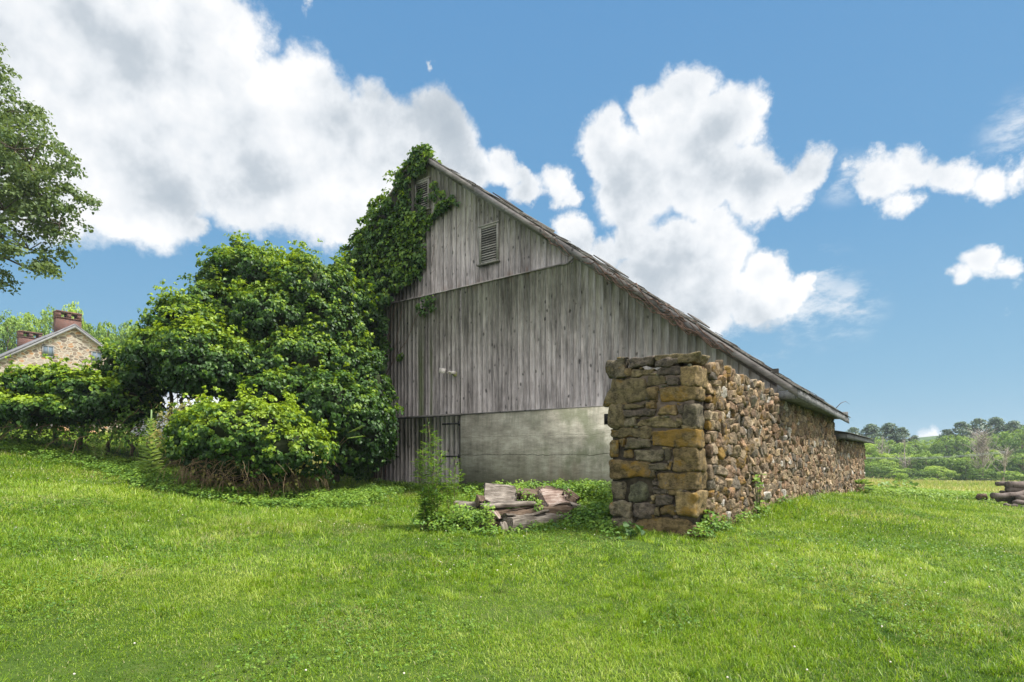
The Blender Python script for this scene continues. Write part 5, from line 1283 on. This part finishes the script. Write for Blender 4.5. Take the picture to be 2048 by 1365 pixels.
for a in [ # back row of pines along the rise
 (1668,866,150,60,'pine','leftmost dark pine rising just over the shed roof'),(1705,858,152,55,'pine','pine with its flat top second from the shed roof'),(1742,852,148,60,'pine','pine in the middle of the left pine row'),
 (1778,850,150,60,'pine','tallest pine of the left row, third before the gap'),(1805,858,146,52,'pine','pine beside the gap with ragged layered branches'),(1828,874,150,40,'pine','short pine at the very edge of the cloud gap'),
 (1893,862,150,50,'pine','first pine right of the cloud gap'),(1925,847,148,62,'pine','pine just right of the gap, second of the right row'),(1955,841,150,66,'pine','high pine standing behind the bare dead tree'),
 (1992,839,152,66,'pine','highest pine on the skyline right of the bare tree'),(2026,846,150,60,'pine','pine near the right frame edge on the skyline'),(2062,850,150,60,'pine','pine cut by the right frame edge'),
 # middle row
 (1716,882,128,62,'broad','rounded green tree behind the shed corner pines'),(1755,884,126,60,'broad','mid green tree below the left pine row'),(1795,888,128,60,'broad','rounded mid green tree below the ragged pine'),
 (1830,884,135,60,'broad','green tree at the foot of the cloud gap, left part'),(1862,878,140,60,'broad','green tree in the dip exactly under the white cloud'),(1892,876,132,60,'broad','green tree in the dip, right of the cloud'),
 (1925,880,130,62,'broad','deep green tree left of the bare dead tree'),(1968,872,132,60,'broad','green tree directly behind the bare dead tree'),(2005,868,128,70,'broad','broad green tree right of the bare dead tree'),(2045,862,120,80,'broad','large green tree at the right frame edge'),
 # front row
 (1740,893,112,52,'light','pale green tree right against the shed corner'),(1768,918,106,52,'light','low pale rounded tree right of the shed corner'),(1800,905,108,62,'light','pale yellow green tree in front of the left pines'),
 (1745,925,100,55,'broad','low dark tree by the shed corner at the meadow edge'),(1852,914,104,72,'broad','wide domed green tree centred at the meadow edge'),(1828,922,108,46,'broad','dark tree left of the wide domed tree'),
 (1905,912,106,56,'broad','dark green tree right of the wide domed tree'),(1932,925,102,52,'broad','darkest low tree left of the columnar one'),(1945,905,104,36,'light','bright columnar tree left of the bare dead tree'),
 (1988,902,112,44,'light','yellowish round topped tree behind right of the bare tree'),(2010,915,104,60,'broad','green tree at the meadow edge, right of bare tree'),(2045,912,100,64,'broad','green tree at meadow edge beside the right frame edge'),
 (1785,938,98,50,'light','low bright bush tree at the left end of the meadow'),(1815,945,98,46,'broad','low bushy tree at the meadow edge under the domed tree'),(1875,942,98,60,'light','low bright bushes below the domed tree'),
 (1960,938,96,56,'broad','low green tree at the foot of the bare tree'),(2020,940,96,64,'light','low bright tree in front of the right hand trees')]:
    far_tree(*a)
far_tree(1806, 955, 60, 26, 'light', 'small round bush alone in the yellow meadow', 'shrub', 'bushes out in the meadow')
far_tree(1742, 960, 70, 30, 'light', 'small bush right beside the shed corner in meadow', 'shrub', 'bushes out in the meadow')
far_tree(1862, 958, 80, 24, 'light', 'low pale bush in the middle of the meadow edge', 'shrub', 'bushes out in the meadow')
GL = 'trees behind the stone house'
for a in [(15,640,85,95,'broad','rounded tree at the far left behind the house'),(60,636,88,90,'light','pale green tree between the two chimneys'),(105,634,82,90,'broad','tree directly behind the tall chimney, left side'),
          (-40,650,85,100,'broad','tree cut by the left frame edge behind the house'),(170,650,80,80,'broad','tree behind the right slope of the house roof'),(215,640,62,75,'broad','open crowned tree right of the tall chimney'),
          (262,655,62,70,'broad','tree between the house and the vine covered trees'),(300,672,60,70,'light','low tree mostly hidden by the left vine lobe'),(150,612,78,60,'light','sparse topped tree rising above the tall chimney')]:
    far_tree(*a, 'tree', GL)
# bare dead tree
def dead_tree(px, top, Y, label, spread, n, seed, lean=0):
    random.seed(seed); b_ = gp(px, Y); b_.z = float(ground(b_.x, b_.y)[0]); root = empty('dead_tree', b_, label, 'tree', 'bare trees in the far wood'); mb = MB(); tp = at(px+lean, top, Y)
    mb.tube([b_, b_.lerp(tp, .5), tp], [.17, .11, .02], 6)
    for i in range(n):
        t_ = random.uniform(.2, .9); p = b_.lerp(tp, t_); L_ = spread*(1.1-t_)*random.uniform(.5, 1.2); a = random.uniform(0, 6.28); e = p+Vector((math.cos(a)*L_, math.sin(a)*L_, L_*random.uniform(.7, 1.5)))
        m_ = p.lerp(e, .5)+Vector((0, 0, -.2)); mb.tube([p, m_, e], [.06, .04, .015], 4)
        for _ in range(5):
            q = p.lerp(e, random.uniform(.3, 1)); mb.tube([q, q+Vector((random.gauss(0, .8), random.gauss(0, .8), random.uniform(.3, 1.6)))], [.03, .012], 3)
    under(root, mb.build('trunk', M['greybark']))
dead_tree(1966, 862, 96, 'bare brownish dead tree at the meadow edge, right of the gap', 2.6, 70, 3)
dead_tree(1760, 872, 110, 'pale forked dead tree below the left pines', 2.2, 12, 4, 6)
dead_tree(1812, 880, 105, 'slim pale dead tree left of the domed tree', 1.8, 10, 5, -4)
dead_tree(2005, 895, 94, 'leaning pale dead tree right of the big bare tree', 2.4, 14, 6, 10)
random.seed(9)
for k, (y0, y1) in enumerate(((912.5, 907.5), (914.5, 910.0))):
    mb = MB(); a, b_ = at(1700, y0+2, 92), at(2010, y1-4, 92); mb.tube([a.lerp(b_, i/10)+Vector((0, 0, -1.0*math.sin(math.pi*i/10)*.5)) for i in range(11)], .022, 4)
    o = mb.build('power_line', M['wire']); tag(o, ('upper' if k == 0 else 'lower')+' thin pale overhead wire crossing in front of the wood', 'wire')
# far hill closing the gap
mb = MB(); n = 40; V, Fq = [], []
for i in range(n+1):
    x = -260+i*20
    for j, (dy, hh) in enumerate(((0, -6), (25, 4), (60, 12), (140, 8))): V.append((x, 230+dy, hh*(1+.18*math.sin(i*.7+j)+.1*math.sin(i*1.9))))
for i in range(n):
    for j in range(3): q = i*4+j; Fq.append((q, q+4, q+5, q+1))
mb.add(V, [Fq]); hm, t_, b_ = new_mat('wooded_hill', 1.0, 0.05); nn = t_.noise(gpos(t_), .25, 6, .7); t_.put(b_.inputs['Base Color'], t_.ramp(nn, [(.35, (.03, .06, .03)), (.6, (.09, .14, .06))]))
tag(mb.build('hills', hm, smooth=True), kind='structure')

# ================================================================== 0.0012
bpy.ops.mesh.primitive_cube_add(size=1); hz = bpy.context.object; hz.name = 'haze'
hz.location = (0, 0, 8); hz.scale = (3200, 3200, 34); hz['kind'] = 'stuff'; hz['label'] = 'thin summer haze softening the far trees'
hzm = bpy.data.materials.new('haze'); hzm.use_nodes = True; tt = NT(hzm.node_tree); hzm.node_tree.nodes.clear()
pv = tt.node('ShaderNodeVolumePrincipled'); pv.inputs['Density'].default_value = 0.0004; pv.inputs['Color'].default_value = (.80, .88, 1, 1); pv.inputs['Anisotropy'].default_value = .2
tt.l.new(pv.outputs[0], tt.node('ShaderNodeOutputMaterial').inputs['Volume']); hz.data.materials.append(hzm)
